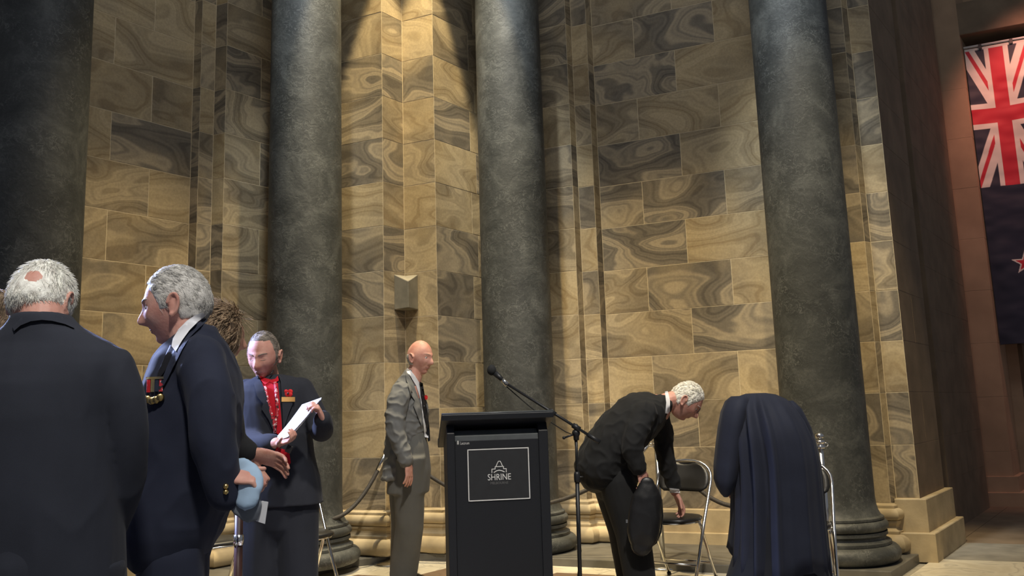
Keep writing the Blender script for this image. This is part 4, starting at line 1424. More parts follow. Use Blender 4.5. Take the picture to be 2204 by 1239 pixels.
def shoe(parent, x, y, d, k=1.0):
    d = Vector((d[0], d[1], 0)).normalized(); s = V3(d.y, -d.x, 0)
    mb = MB()
    rings = []
    for t, hw_, h in ((-0.09, 0.012, 0.03), (-0.085, 0.028, 0.060), (-0.05, 0.034, 0.085), (0.0, 0.036, 0.082), (0.05, 0.042, 0.062), (0.11, 0.047, 0.046), (0.16, 0.042, 0.036), (0.19, 0.026, 0.026), (0.20, 0.008, 0.012)):
        c = V3(x, y, 0) + d * t * k
        rg = []
        for j in range(16):
            a = 2 * math.pi * j / 16
            z = max(0.0, h * (0.35 + 0.65 * math.sin(a)) if math.sin(a) > -0.3 else 0.0)
            rg.append(c + s * hw_ * math.cos(a) * k + UZ * z * k)
        rings.append(rg)
    return mb.rings(rings).build('shoe', 'shoe', parent, True)
def person(body_mb, label, skin_mat, voxel=0.0042):
    o = fuse('person', body_mb, voxel, 2, skin_mat, None, None, 0.4)
    tag(o, label, 'person', 'people gathered in the hall')
    PEOPLE.append(o)
    return o
def frontal_legs(fig, mb, hips, feet, r=(0.085, 0.065, 0.05)):
    """inner leg cores from hip points to the floor"""
    for h, ft in zip(hips, feet):
        k = (h + ft) / 2
        mb.tube([h, k, V3(ft.x, ft.y, 0.07)], list(r), 10, roundcap=True)

# ------------------------------------------------------------------ 1: white-haired man in charcoal suit, seen from behind
g = Fig(2.28)
hd1 = Head(g.A(89, 650, 0.03), (-0.10, 0.93, -0.34), (0, 0.25, 1), 0.98)
b = MB(); hd1.add(b)
g.limb(b, [(90, 670, 0.0), (90, 720, -0.02), (90, 800, 0.0)], [0.060, 0.060, 0.07])
g.limb(b, [(88, 780, 0), (90, 1000, 0), (90, 1250, 0)], [0.10, 0.12, 0.12])
hips = [g.A(20, 1250), g.A(160, 1250)]
feet = [V3(hips[0].x, g.d, 0), V3(hips[1].x, g.d, 0)]
frontal_legs(g, b, hips, feet)
for sx in (-1, 1):
    g.limb(b, [(90 + sx * 140, 830, 0), (90 + sx * 178, 960, 0.02), (90 + sx * 168, 1070, 0.07), (90 + sx * 132, 1160, 0.12)], [0.032, 0.031, 0.029, 0.027])
    hand(b, g.A(90 + sx * 128, 1185, 0.13), (0, 0.15, -1), (-sx, 0, 0), 0.35, 1.0, sx)
p1 = person(b, 'white-haired man in charcoal suit standing with his back turned, bald patch on crown', 'skin_red')
j = MB()
g.loft(j, [(1340, -75, 254, 0.160), (1239, -70, 248, 0.160), (1120, -66, 246, 0.160), (1000, -66, 247, 0.160), (900, -72, 250, 0.158), (830, -84, 262, 0.145), (790, -90, 270, 0.128), (764, -84, 264, 0.112), (744, -58, 236, 0.098), (724, -22, 202, 0.090), (704, 16, 168, 0.082), (688, 32, 150, 0.078), (676, 40, 142, 0.074)])
for sx in (-1, 1):
    f_ = lambda x: 90 + sx * (x - 90)
    g.limb(j, [(f_(236), 796, 0.0), (f_(262), 860, 0.0), (f_(273), 960, 0.02), (f_(262), 1060, 0.06), (f_(226), 1160, 0.12)], [0.066, 0.062, 0.055, 0.050, 0.043])
jk1 = fuse('jacket', j, 0.008, 5, 'suit_char', p1, folds(0.0045, (6, 6, 2.4), 1.0, 0.9))
bv = bvh_of(jk1)
patch('collar', [(27, 704), (45, 684), (66, 674), (90, 671), (114, 674), (134, 682), (152, 697), (160, 706), (140, 697), (112, 690), (90, 688), (66, 691), (44, 700), (30, 712)], bv, 0.012, 0.012, 'suit_char', jk1, 2.28)
t = MB()
for i, ft in enumerate(feet):
    h = hips[i]
    t.tube([h + UZ * 0.05, (h + ft) / 2, V3(ft.x, ft.y, 0.06)], [0.125, 0.10, 0.085], 18)
t.tube([g.A(90, 1200), g.A(90, 1290)], 0.17, 20, roundcap=True)
fuse('trousers', t, 0.012, 4, 'suit_char', p1)
for ft in feet: shoe(p1, ft.x, ft.y, (0, 1))
def mask1(l):
    x, y, z = l
    back = ss(0.075, 0.03, y)
    low = ss(-0.046, -0.030, z + 0.15 * noise.noise(Vector((x * 60, y * 60, 3.0))) * 0.08)
    bald = 1 - math.exp(-(((x - 0.006) / 0.056) ** 2 + ((y + 0.092) / 0.065) ** 2 + ((z - 0.036) / 0.046) ** 2) ** 2)
    return back * low * bald
hd1.hair(p1, mask1, 'hair_white', 0.011, 2600, 0.026, lambda l: (l[0] * 9, -0.2, -1.0 + 12 * max(0, l[2] - 0.06)), seed=5, lift=0.10, width=0.0006)
# behind-the-ear wire of a hearing aid
MB().tube([g.A(15, 655, 0.05), g.A(17, 672, 0.03), g.A(22, 688, 0.02), g.A(27, 698, 0.0)], 0.0026, 8).build('spectacle_arm', 'chrome', p1, True)

# ------------------------------------------------------------------ 2: grey-haired man in navy blazer with medals, in profile
g = Fig(2.76)
hd2 = Head(g.A(383, 657), (-0.985, -0.06, -0.14), (-0.10, 0, 1), 1.12)
b = MB(); hd2.add(b)
g.limb(b, [(396, 690, 0), (408, 735, 0), (420, 790, 0)], [0.062, 0.064, 0.075])
g.limb(b, [(415, 780, 0), (402, 1000, 0), (362, 1190, 0)], [0.10, 0.10, 0.075])
h2 = [g.A(362, 1235, 0.07), g.A(368, 1235, -0.07)]
f2 = [V3(h2[0].x - 0.02, h2[0].y, 0), V3(h2[1].x + 0.04, h2[1].y, 0)]
frontal_legs(g, b, h2, f2)
g.limb(b, [(430, 800, -0.18), (455, 930, -0.20), (478, 1025, -0.19)], [0.05, 0.042, 0.032])
hand(b, g.A(489, 1025, -0.195), (0.97, -0.05, -0.06), (0.0, 0.42, -0.9), 1.15, 0.95, 1, 0.05, -0.05)
g.limb(b, [(390, 800, 0.2), (360, 950, 0.2), (330, 1060, 0.18)], [0.05, 0.042, 0.032])
hand(b, g.A(325, 1075, 0.18), (-0.2, 0, -1), (-0.9, 0, 0), 0.4, 1.0, 1)
p2 = person(b, 'grey-haired man in navy blazer with medals on his chest, seen in profile', 'skin_red')
j = MB()
g.loft(j, [(1215, 300, 432, 0.150), (1185, 284, 446, 0.172), (1150, 278, 466, 0.184), (1080, 290, 488, 0.185), (1000, 302, 498, 0.188), (920, 312, 505, 0.195), (860, 322, 509, 0.198), (810, 336, 505, 0.195), (770, 352, 494, 0.18), (738, 372, 484, 0.13), (718, 394, 470, 0.095), (700, 412, 456, 0.080)])
g.limb(j, [(432, 772, -0.165), (450, 850, -0.21), (458, 930, -0.225), (470, 1000, -0.215), (482, 1062, -0.19)], [0.075, 0.074, 0.066, 0.058, 0.050])
g.limb(j, [(410, 775, 0.17), (380, 850, 0.21), (355, 950, 0.20), (335, 1050, 0.18)], [0.07, 0.068, 0.06, 0.05])
jk2 = fuse('jacket', j, 0.008, 8, 'suit_navy', p2, folds(0.0065, (7, 7, 4.5), 4.0, 0.9))
bv = bvh_of(jk2)
bvb = bvh_of(p2, jk2)
patch('shirt_collar', [(369, 744), (372, 728), (384, 708), (402, 690), (420, 678), (436, 672), (443, 680), (426, 692), (408, 710), (392, 732), (378, 756)], bvb, 0.028, 0.022, 'shirt_white', p2, 2.76)
patch('lapel', [(441, 683), (446, 690), (428, 706), (408, 726), (394, 748), (378, 780), (362, 812), (352, 830), (346, 822), (358, 792), (372, 760), (386, 736), (404, 714), (424, 696)], bvb, 0.012, 0.008, 'suit_navy', jk2, 2.76)
patch('tie', [(366, 742), (378, 748), (370, 772), (352, 802), (336, 822), (340, 800), (354, 768)], bvb, 0.010, 0.008, 'tie_dark', p2, 2.76)
# medals on ribbons
for i, (mx, my, L_) in enumerate(((320, 817, 54), (329, 816, 58), (338, 815, 57), (347, 815, 52))):
    rb = patch('medal_ribbon', [(mx - 4, my - 4), (mx + 4, my - 4), (mx + 3, my + 27), (mx - 5, my + 27)], bv, 0.012, 0.004, ('poppy', 'gold', 'suit_navy', 'lanyard')[i], jk2, 2.76, 6)
    c = g.A(mx - 2, my + L_ - 12, -0.0)
    r_ = ray(mx - 2, my + L_ - 12).normalized()
    loc, nor, ix, ds = bv.ray_cast(CAM, r_)
    if loc is None: loc = g.A(mx - 2, my + L_ - 12, -0.12)
    loc = loc - r_ * 0.014
    md = MB().lathe(loc, [(0.0005, -0.0025), (0.0108, -0.0025), (0.0122, 0), (0.0108, 0.0025), (0.007, 0.0035), (0.0005, 0.004)], 16, -r_).build('medal_disc', 'gold', rb, True)
patch('medal_bar', [(314, 811), (352, 810), (352, 815), (314, 816)], bv, 0.015, 0.006, 'gold', jk2, 2.76, 8)
for yy in (1046, 1058):
    r_ = ray(486, yy).normalized()
    loc, nor, ix, ds = bv.ray_cast(CAM, r_)
    if loc is not None:
        MB().ball(loc - r_ * 0.002, (0.0085, 0.0085, 0.0085), 12).build('cuff_button', 'gold', jk2, True)
t = MB()
for i in (0, 1):
    t.tube([h2[i] + UZ * 0.06, (h2[i] + f2[i]) / 2, V3(f2[i].x, f2[i].y, 0.06)], [0.098, 0.092, 0.085], 18, roundcap=True)
g.limb(t, [(375, 1190, 0), (372, 1250, 0)], [0.11, 0.11])
fuse('trousers', t, 0.011, 4, 'suit_navy', p2, folds(0.004, (5, 5, 1.5), 2.0))
for q in f2: shoe(p2, q.x, q.y, (-1, 0.0))
def mask2(l):
    x, y, z = l
    side = ss(0.085, 0.060, y - 0.35 * max(0, z - 0.03))
    low = ss(-0.055, -0.040, z) if y < -0.02 else ss(-0.020, -0.005, z)
    top = 1.0
    earcut = 1 - gs(y + 0.005, 0.020) * gs(z + 0.012, 0.030) * ss(0.05, 0.065, abs(x)) * 0.97
    face = ss(0.036 + 0.5 * max(0, z - 0.0), 0.020 + 0.5 * max(0, z), y) if z < 0.075 else 1.0
    return side * low * top * earcut * face
hd2.hair(p2, mask2, 'hair_grey', 0.008, 4200, 0.022, lambda l: (l[0] * 3, -1.0, -0.5 - (0.6 if l[2] < 0.03 else -0.2)), seed=11, lift=0.10, width=0.0006)
hd2.lips(p2); hd2.eyes(p2); hd2.brows(p2, 'hair_grey', 0.0040)

# the folded beret, its lining and a white card in his hand
bt = empty('beret', g.A(530, 1110, -0.16), 'folded light blue felt beret held in the hand of the man with medals', 'beret')
mb = MB()
g.limb(mb, [(522, 1004, -0.165), (530, 1018, -0.165), (534, 1042, -0.195), (533, 1064, -0.205)], [0.030, 0.044, 0.052, 0.044], flat=0.45, ref=(1, 0, 0))
fuse('felt_crown', mb, 0.006, 4, 'blue_felt', bt, folds(0.006, (16, 16, 12), 3.0))
mb = MB()
g.limb(mb, [(504, 1068, -0.19), (514, 1088, -0.19), (534, 1110, -0.19)], [0.020, 0.028, 0.022], flat=0.45, ref=(0.7, 0, 0.7))
g.limb(mb, [(536, 1072, -0.195), (540, 1090, -0.195), (544, 1110, -0.19)], [0.036, 0.032, 0.020], flat=0.5, ref=(1, 0, 0))
fuse('grey_lining', mb, 0.006, 4, 'lining', bt, folds(0.004, (14, 14, 10), 6.0))
pc = [g.A(554, 1076, -0.19), g.A(577, 1080, -0.19), g.A(570, 1127, -0.18), g.A(545, 1119, -0.18)]
mb = MB(); off = V3(0, 0.004, 0)
mb.hexa([p for p in pc] + [p + off for p in pc])
tag(mb.build('white_card', 'card'), 'white card tucked beside the folded light blue beret', 'card')

# ------------------------------------------------------------------ 3: person with brown-blond hair behind the man with medals
g = Fig(3.35)
hd3 = Head(g.A(474, 722), (0.72, 0.66, -0.10), (0, 0, 1), 0.97)
b = MB(); hd3.add(b)
g.limb(b, [(470, 745, 0), (466, 790, 0), (462, 830, 0)], [0.048, 0.050, 0.06])
g.limb(b, [(460, 820, 0), (430, 1000, 0), (385, 1150, 0)], [0.08, 0.09, 0.09])
h3 = [g.A(355, 1150, 0), g.A(392, 1150, 0.05)]
f3 = [V3(h3[0].x, h3[0].y, 0), V3(h3[1].x, h3[1].y, 0)]
frontal_legs(g, b, h3, f3, (0.07, 0.055, 0.04))
g.limb(b, [(480, 850, 0.0), (488, 930, 0.03), (520, 966, 0.05), (540, 974, 0.06)], [0.040, 0.036, 0.030, 0.026])
hand(b, g.A(542, 975, 0.06), (0.94, 0.2, -0.30), (0.2, -0.75, -0.65), 0.42, 1.05, 1, 0.14)
g.limb(b, [(430, 850, 0.1), (400, 950, 0.12), (385, 1040, 0.1)], [0.04, 0.035, 0.028])
hand(b, g.A(384, 1050, 0.1), (0.1, 0.1, -1), (1, 0, 0), 0.4, 0.9, 1)
p3 = person(b, 'person with loose brown-blond hair reaching out a bare hand, behind the man with medals', 'skin')
j = MB()
g.loft(j, [(1200, 325, 420, 0.13), (1080, 350, 445, 0.13), (960, 392, 480, 0.12), (880, 408, 496, 0.12), (835, 422, 498, 0.11), (805, 440, 490, 0.075), (785, 452, 482, 0.060)])
g.limb(j, [(484, 845, 0.0), (494, 915, 0.02), (503, 950, 0.04), (534, 970, 0.055)], [0.058, 0.055, 0.052, 0.042])
g.limb(j, [(430, 845, 0.08), (400, 940, 0.11), (386, 1030, 0.10)], [0.055, 0.05, 0.04])
fuse('jacket', j, 0.009, 5, 'darkcoat' if 'darkcoat' in M else 'suit_dark', p3, folds(0.004, (7, 7, 3), 8.0))
t = MB()
for i in (0, 1):
    t.tube([h3[i] + UZ * 0.1, (h3[i] + f3[i]) / 2, V3(f3[i].x, f3[i].y, 0.05)], [0.095, 0.075, 0.06], 16)
fuse('trousers', t, 0.012, 4, 'suit_black', p3)
for q in f3: shoe(p3, q.x, q.y, (0.7, 0.66), 0.9)
hd3.hair(p3, lambda l: ss(0.075, 0.035, l[1] - 0.3 * max(0, l[2] - 0.05)), 'hair_brown', 0.020, 2600, 0.085, lambda l: (l[0] * 4, -0.8, -0.9), seed=21, lift=0.20, width=0.0013)

# ------------------------------------------------------------------ 4: man in black suit and red shirt reading papers
g = Fig(4.35)
hd4 = Head(g.A(568, 764, -0.06), (-0.10, -0.95, -0.30), (0, -0.3, 1), 1.03, closed=True)
b = MB(); hd4.add(b)
g.limb(b, [(572, 790, 0.03), (578, 820, 0.05), (585, 860, 0.05)], [0.056, 0.060, 0.07])
g.limb(b, [(588, 850, 0.03), (592, 980, 0.02), (600, 1090, 0)], [0.10, 0.11, 0.11])
h4 = [g.A(570, 1100, 0), g.A(640, 1100, 0)]
f4 = [V3(h4[0].x - 0.02, g.d, 0), V3(h4[1].x + 0.02, g.d, 0)]
frontal_legs(g, b, h4, f4)
g.limb(b, [(535, 850, 0), (527, 930, -0.05), (560, 952, -0.22), (596, 953, -0.30)], [0.045, 0.04, 0.032, 0.027])
hand(b, g.A(600, 954, -0.31), (0.88, -0.38, 0.20), (-0.25, -0.25, 0.95), 0.85, 0.82, 1, 0.05)
g.limb(b, [(650, 845, 0), (682, 918, -0.05), (694, 914, -0.17), (695, 903, -0.23)], [0.040, 0.030, 0.028, 0.026])
hand(b, g.A(695, 903, -0.24), (-0.20, -0.50, 0.80), (-0.85, -0.30, -0.10), 1.0, 0.82, -1, 0.05)
p4 = person(b, 'man in black suit and red shirt with poppy and lanyard, reading white papers', 'skin_red')
j = MB()
g.loft(j, [(1085, 520, 692, 0.155), (1040, 522, 686, 0.150), (980, 526, 674, 0.145), (920, 524, 664, 0.143), (870, 516, 662, 0.138), (842, 514, 662, 0.125), (828, 518, 658, 0.110), (817, 534, 646, 0.092), (808, 556, 618, 0.072)])
g.limb(j, [(533, 842, 0.0), (522, 900, -0.02), (526, 940, -0.06), (556, 954, -0.20), (588, 953, -0.27)], [0.068, 0.064, 0.060, 0.054, 0.045])
g.limb(j, [(648, 838, 0.0), (676, 890, -0.02), (690, 925, -0.07), (696, 916, -0.16), (695, 901, -0.225)], [0.066, 0.062, 0.058, 0.050, 0.043])
jk4 = fuse('jacket', j, 0.0075, 4, 'suit_black', p4, folds(0.0045, (8, 8, 4), 12.0))
bv = bvh_of(jk4); bvb = bvh_of(p4, jk4)
patch('shirt_front', [(566, 812), (582, 816), (598, 824), (602, 860), (606, 905), (608, 940), (592, 930), (582, 890), (574, 850), (564, 828)], bvb, 0.008, 0.010, 'shirt_red', p4, 4.35)
patch('lapel', [(553, 806), (565, 826), (574, 852), (583, 893), (590, 930), (578, 902), (563, 880), (566, 868), (553, 852), (546, 824)], bvb, 0.018, 0.010, 'suit_black', jk4, 4.35)
patch('lapel', [(598, 804), (604, 820), (606, 850), (608, 885), (610, 925), (621, 890), (630, 868), (622, 862), (628, 850), (616, 820)], bvb, 0.018, 0.010, 'suit_black', jk4, 4.35)
patch('shirt_collar', [(560, 808), (570, 813), (579, 817), (592, 815), (598, 808), (600, 818), (590, 826), (580, 821), (570, 828), (560, 816)], bvb, 0.012, 0.008, 'shirt_red', p4, 4.35)
for k, pts in enumerate(([(592, 822), (595, 850), (597, 880), (594, 905), (592, 930)], [(570, 830), (576, 862), (584, 890), (590, 915), (592, 932)])):
    q = []
    for x, y in pts:
        r_ = ray(x, y).normalized(); loc, *_ = bvb.ray_cast(CAM, r_)
        q.append((loc if loc is not None else g.A(x, y, -0.14)) - r_ * 0.016)
    ly = MB().tube(q, 0.0075, 8, flat=0.35, ref=(1, 0, 0)).build('lanyard', 'lanyard', p4, True)
patch('shirt_tail', [(596, 962), (622, 970), (626, 995), (612, 1019), (590, 1008), (584, 985)], bvb, 0.012, 0.012, 'shirt_red', p4, 4.35)
# poppy: petals and black centre; gold name bar
pc_ = []
poppy = None
for k, (dx, dy) in enumerate(((-4.5, -2), (4.5, -2.5), (-3.5, 4), (4, 3.5))):
    r_ = ray(620 + dx, 845 + dy).normalized(); loc, *_ = bv.ray_cast(CAM, r_)
    loc = (loc if loc is not None else g.A(620, 845, -0.13)) - r_ * (0.016 + 0.003 * (k % 2))
    mb = MB().ball(loc, (0.014, 0.006, 0.013), 12)
    if poppy is None: poppy = mb.build('poppy', 'poppy', jk4, True)
    else: mb.build('petal', 'poppy', poppy, True)
r_ = ray(620, 846).normalized(); loc, *_ = bv.ray_cast(CAM, r_)
MB().ball(loc - r_ * 0.026, 0.005, 10).build('poppy_centre', 'black', poppy, True)
patch('name_bar', [(606, 854), (635, 854), (635, 864), (606, 864)], bv, 0.022, 0.006, 'brass', jk4, 4.35, 8)
# trousers
t = MB()
for i in (0, 1):
    t.tube([h4[i] + UZ * 0.12, h4[i].lerp(f4[i], 0.5), V3(f4[i].x, f4[i].y, 0.05)], [0.112, 0.095, 0.085], 18)
g.limb(t, [(605, 1060, 0), (605, 1110, 0)], [0.15, 0.13])
fuse('trousers', t, 0.010, 4, 'suit_black', p4, folds(0.004, (7, 7, 1.8), 14.0))
for q in f4: shoe(p4, q.x, q.y - 0.05, (0, -1))
def mask4(l):
    x, y, z = l
    return ss(0.098, 0.080, y) * ss(-0.045, -0.02, z + 0.3 * max(0, y)) * (ss(0.088, 0.102, z + 0.15 * abs(x)) if y > 0.030 else 1.0) * (1 - gs(y + 0.008, 0.022) * gs(z + 0.01, 0.03) * 0.95 * ss(0.05, 0.065, abs(x)))
hd4.hair(p4, mask4, 'hair_salt', 0.005, 2400, 0.012, lambda l: (l[0] * 3, -1.0, 0.2), seed=31, lift=0.5, width=0.0009)
hd4.brows(p4)
for sg in (-1, 1):
    MB().tube([hd4.surf(p4, sg * x, -0.0045 - 0.0025 * math.cos((x - 0.031) * 120), 0.0002) for x in (0.019, 0.025, 0.031, 0.037, 0.043)], [0.0007, 0.0011, 0.0013, 0.0011, 0.0007], 6).build('eyelashes', 'brow', p4, True)
hd4.lips(p4)
MB().tube([hd4.w(V3(-0.062, 0.040, -0.072)), hd4.w(V3(-0.054, 0.066, -0.088))], 0.003, 8).build('earpiece_mic', 'black', p4, True)
# the sheets of paper
def sheet(px, dz, name='sheet'):
    c = [g.A(x, y, dd + dz) for x, y, dd in px]
    n_ = 8; vs = []; fs = []
    for i in range(n_ + 1):
        for k in range(n_ + 1):
            a, b_ = i / n_, k / n_
            q = c[0].lerp(c[1], a).lerp(c[3].lerp(c[2], a), b_)
            q += V3(0, 0.012, -0.004) * math.sin(b_ * math.pi)
            vs.append(q)
    n0 = len(vs)
    vs += [v + V3(0.0, 0.0022, -0.0008) for v in vs]
    for i in range(n_):
        for k in range(n_):
            q = (i * (n_ + 1) + k, (i + 1) * (n_ + 1) + k, (i + 1) * (n_ + 1) + k + 1, i * (n_ + 1) + k + 1)
            fs.append(q); fs.append(tuple(n0 + t_ for t_ in reversed(q)))
    return vs, fs
pr = empty('papers', g.A(640, 950, -0.30), 'white printed sheets held by the man in the red shirt', 'papers')
vs, fs = sheet([(650, 870, -0.24), (692, 855, -0.27), (619, 940, -0.34), (584, 952, -0.30)], 0.0)
MB().add(vs, fs).build('sheet', 'paper', pr, True)
vs, fs = sheet([(651, 872, -0.24), (691, 858, -0.27), (621, 944, -0.34), (590, 962, -0.30)], 0.008)
MB().add(vs, fs).build('sheet', 'paper', pr, True)
# wristwatch on the lower hand
wq = g.A(622, 966, -0.33)
wt_ = MB().box(wq, V3(0.012, 0, -0.006), V3(0, 0.006, 0), V3(0.008, 0, 0.016)).build('phone_clip', 'black', p4)
bevel(wt_, 0.002)

# ------------------------------------------------------------------ 5: bald man in grey suit
g = Fig(6.15)
hd5 = Head(g.A(903, 769), (0.86, -0.48, -0.12), (0.05, 0, 1), 1.07)
b = MB(); hd5.add(b)
g.limb(b, [(897, 790, 0.01), (890, 815, 0.0), (882, 850, 0)], [0.056, 0.060, 0.075])
g.limb(b, [(880, 845, 0), (878, 920, 0), (878, 1000, 0)], [0.10, 0.11, 0.11])
h5 = [g.A(866, 1010, 0.10), g.A(882, 1010, -0.10)]
f5 = [V3(h5[0].x - 0.03, 6.42, 0), V3(h5[1].x - 0.08, 6.22, 0)]
frontal_legs(g, b, h5, f5)
g.limb(b, [(862, 860, -0.20), (856, 930, -0.24), (874, 985, -0.25)], [0.045, 0.04, 0.030])
hand(b, g.A(879, 995, -0.25), (0.06, -0.1, -1), (-0.8, 0.5, 0), 0.30, 0.98, 1, 0.12)
g.limb(b, [(890, 860, 0.20), (895, 930, 0.24), (905, 990, 0.22)], [0.045, 0.04, 0.030])
hand(b, g.A(906, 998, 0.22), (0.05, 0, -1), (-0.6, -0.6, 0), 0.35, 0.98, -1)
p5 = person(b, 'bald man in grey suit and dark tie standing beside the lectern', 'skin_red')
j = MB()
g.loft(j, [(1030, 833, 884, 0.165), (1000, 834, 896, 0.165), (960, 837, 908, 0.165), (920, 839, 916, 0.168), (885, 840, 915, 0.172), (860, 843, 909, 0.168), (838, 850, 903, 0.145), (820, 860, 899, 0.10), (806, 870, 896, 0.075), (797, 877, 893, 0.064)], 2.3, 28, R(-25))
g.limb(j, [(862, 845, -0.16), (852, 885, -0.215), (851, 925, -0.235), (864, 962, -0.25), (874, 990, -0.25)], [0.076, 0.070, 0.064, 0.058, 0.050])
g.limb(j, [(892, 845, 0.16), (897, 900, 0.22), (900, 940, 0.23), (905, 985, 0.22)], [0.070, 0.065, 0.058, 0.046])
jk5 = fuse('jacket', j, 0.0075, 3, 'suit_grey', p5, folds(0.0085, (10, 10, 11), 17.0, 1.1))
t = MB()
for i in (0, 1):
    t.tube([h5[i] + UZ * 0.10, h5[i].lerp(f5[i], 0.5) + V3(0.02, 0, 0), V3(f5[i].x, f5[i].y, 0.055)], [0.118, 0.102, 0.100], 18)
g.loft(t, [(1060, 834, 922, 0.165), (1010, 838, 926, 0.165), (960, 850, 920, 0.15), (930, 858, 912, 0.13)])
tr5 = fuse('trousers', t, 0.010, 5, 'trouser_grey', p5, folds(0.005, (6, 6, 1.6), 19.0))
bvb = bvh_of(p5, jk5, tr5)
patch('shirt_front', [(876, 791), (884, 797), (893, 808), (902, 822), (910, 850), (916, 880), (922, 910), (922, 942), (914, 940), (910, 900), (906, 862), (896, 830), (884, 810), (875, 800)], bvb, 0.010, 0.012, 'shirt_white', p5, 6.15)
patch('tie', [(903, 821), (910, 824), (914, 850), (921, 890), (925, 925), (926, 948), (921, 950), (918, 920), (911, 885), (906, 850)], bvb, 0.024, 0.010, 'tie_dark', p5, 6.15)
patch('lapel', [(873, 796), (882, 810), (892, 830), (902, 860), (907, 890), (908, 918), (899, 895), (890, 872), (893, 862), (884, 848), (874, 815)], bvb, 0.016, 0.010, 'suit_grey', jk5, 6.15)
patch('poppy', [(913, 852), (917, 849), (921, 853), (920, 859), (915, 860)], bvb, 0.030, 0.008, 'poppy', jk5, 6.15)
for q in f5: shoe(p5, q.x + 0.03, q.y - 0.02, (0.86, -0.5), 1.05)
hd5.hair(p5, lambda l: 0.5 * ss(0.0, -0.03, l[1]) * ss(-0.062, -0.045, l[2]) * ss(0.02, -0.01, l[2]), 'hair_grey', 0.0012, 420, 0.008, seed=41, width=0.0006)
hd5.lips(p5); hd5.eyes(p5); hd5.brows(p5, 'brow', 0.0018)

# ------------------------------------------------------------------ 6: man in dark suit bending over the chair
g = Fig(5.55)
hd6 = Head(g.A(1476, 862, 0.0), (0.66, -0.10, -0.66), (0.70, -0.10, 0.72), 1.06)
b = MB(); hd6.add(b)
g.limb(b, [(1466, 858, 0.0), (1442, 862, 0.0), (1410, 880, 0)], [0.055, 0.060, 0.075])
g.limb(b, [(1412, 880, 0), (1360, 910, 0), (1315, 970, 0), (1310, 1010, 0)], [0.10, 0.11, 0.11, 0.11])
h6 = [g.A(1312, 1030, 0.08), g.A(1328, 1035, -0.08)]
f6 = [V3(h6[0].x + 0.13, g.d + 0.14, 0), V3(h6[1].x + 0.12, g.d - 0.12, 0)]
frontal_legs(g, b, h6, f6)
g.limb(b, [(1385, 905, -0.20), (1368, 965, -0.24), (1376, 1005, -0.24)], [0.045, 0.04, 0.030])
hand(b, g.A(1379, 1010, -0.24), (0.18, -0.1, -1), (-0.5, 0.8, 0), 0.75, 0.98, 1, 0.06)
g.limb(b, [(1415, 905, 0.18), (1432, 990, 0.24), (1452, 1058, 0.26)], [0.045, 0.04, 0.030])
hand(b, g.A(1455, 1062, 0.26), (0.34, 0, -0.94), (-0.8, -0.3, -0.3), 0.55, 1.02, -1, 0.06)
p6 = person(b, 'white-haired man in dark suit bending over to touch the folding chair', 'skin_red')
j = MB()
sp = [(1424, 872, 0.0), (1405, 881, 0), (1375, 898, 0), (1340, 930, 0), (1310, 970, 0), (1292, 1005, 0)]
g.limb(j, sp, [0.070, 0.125, 0.165, 0.172, 0.172, 0.170], 22, 1.32, (0, 0.05, 1))
g.limb(j, [(1268, 975, 0.0), (1300, 985, 0.0), (1345, 1010, 0), (1372, 1005, 0)], [0.05, 0.10, 0.10, 0.06], 20, 1.6, (0, 0, 1))
g.limb(j, [(1386, 888, -0.17), (1368, 930, -0.235), (1362, 965, -0.25), (1372, 1005, -0.245)], [0.080, 0.074, 0.066, 0.052])
g.limb(j, [(1418, 890, 0.17), (1428, 940, 0.22), (1434, 990, 0.24), (1450, 1046, 0.26)], [0.075, 0.066, 0.060, 0.050])
# jacket skirt sticking out behind
g.limb(j, [(1300, 930, 0.0), (1278, 955, 0.0), (1260, 982, 0.0)], [0.06, 0.055, 0.028], 18, 2.3, (0.6, 0, 0.8))
jk6 = fuse('jacket', j, 0.008, 12, 'suit_dark', p6, folds(0.0080, (9, 9, 9), 23.0, 1.0))
t = MB()
for i in (0, 1):
    t.tube([h6[i] + UZ * 0.0, h6[i].lerp(f6[i], 0.45) + V3(0.03, 0, 0), V3(f6[i].x, f6[i].y, 0.05)], [0.122, 0.112, 0.098], 18, roundcap=True)
g.limb(t, [(1300, 985, 0), (1325, 1035, 0)], [0.14, 0.13], 18, 1.25, (0, 1, 0))
fuse('trousers', t, 0.010, 4, 'suit_dark', p6, folds(0.004, (6, 6, 1.8), 29.0))
for q in f6: shoe(p6, q.x, q.y, (1, -0.1), 1.05)
bvb = bvh_of(p6, jk6)
patch('shirt_collar', [(1431, 842), (1437, 841), (1442, 860), (1442, 884), (1438, 890), (1432, 889), (1434, 866)], bvb, 0.012, 0.010, 'shirt_white', p6, 5.55)
patch('shirt_cuff', [(1440, 1050), (1462, 1052), (1464, 1060), (1442, 1060)], bvb, 0.010, 0.008, 'shirt_white', p6, 5.55)
def mask6(l):
    x, y, z = l
    return ss(0.085, 0.055, y - 0.45 * max(0, z - 0.05)) * (ss(-0.055, -0.040, z) if y < -0.02 else ss(-0.020, -0.002, z)) * (ss(0.040 + 0.5 * max(0, z), 0.022 + 0.5 * max(0, z), y) if z < 0.075 else 1.0) * (1 - gs(y + 0.006, 0.022) * gs(z + 0.012, 0.032) * 0.97 * ss(0.05, 0.065, abs(x)))
hd6.hair(p6, mask6, 'hair_white', 0.010, 1500, 0.026, lambda l: (l[0] * 3, -1.0, -0.2), seed=51, lift=0.45, width=0.0012)
hd6.lips(p6); hd6.eyes(p6); hd6.brows(p6, 'hair_grey')
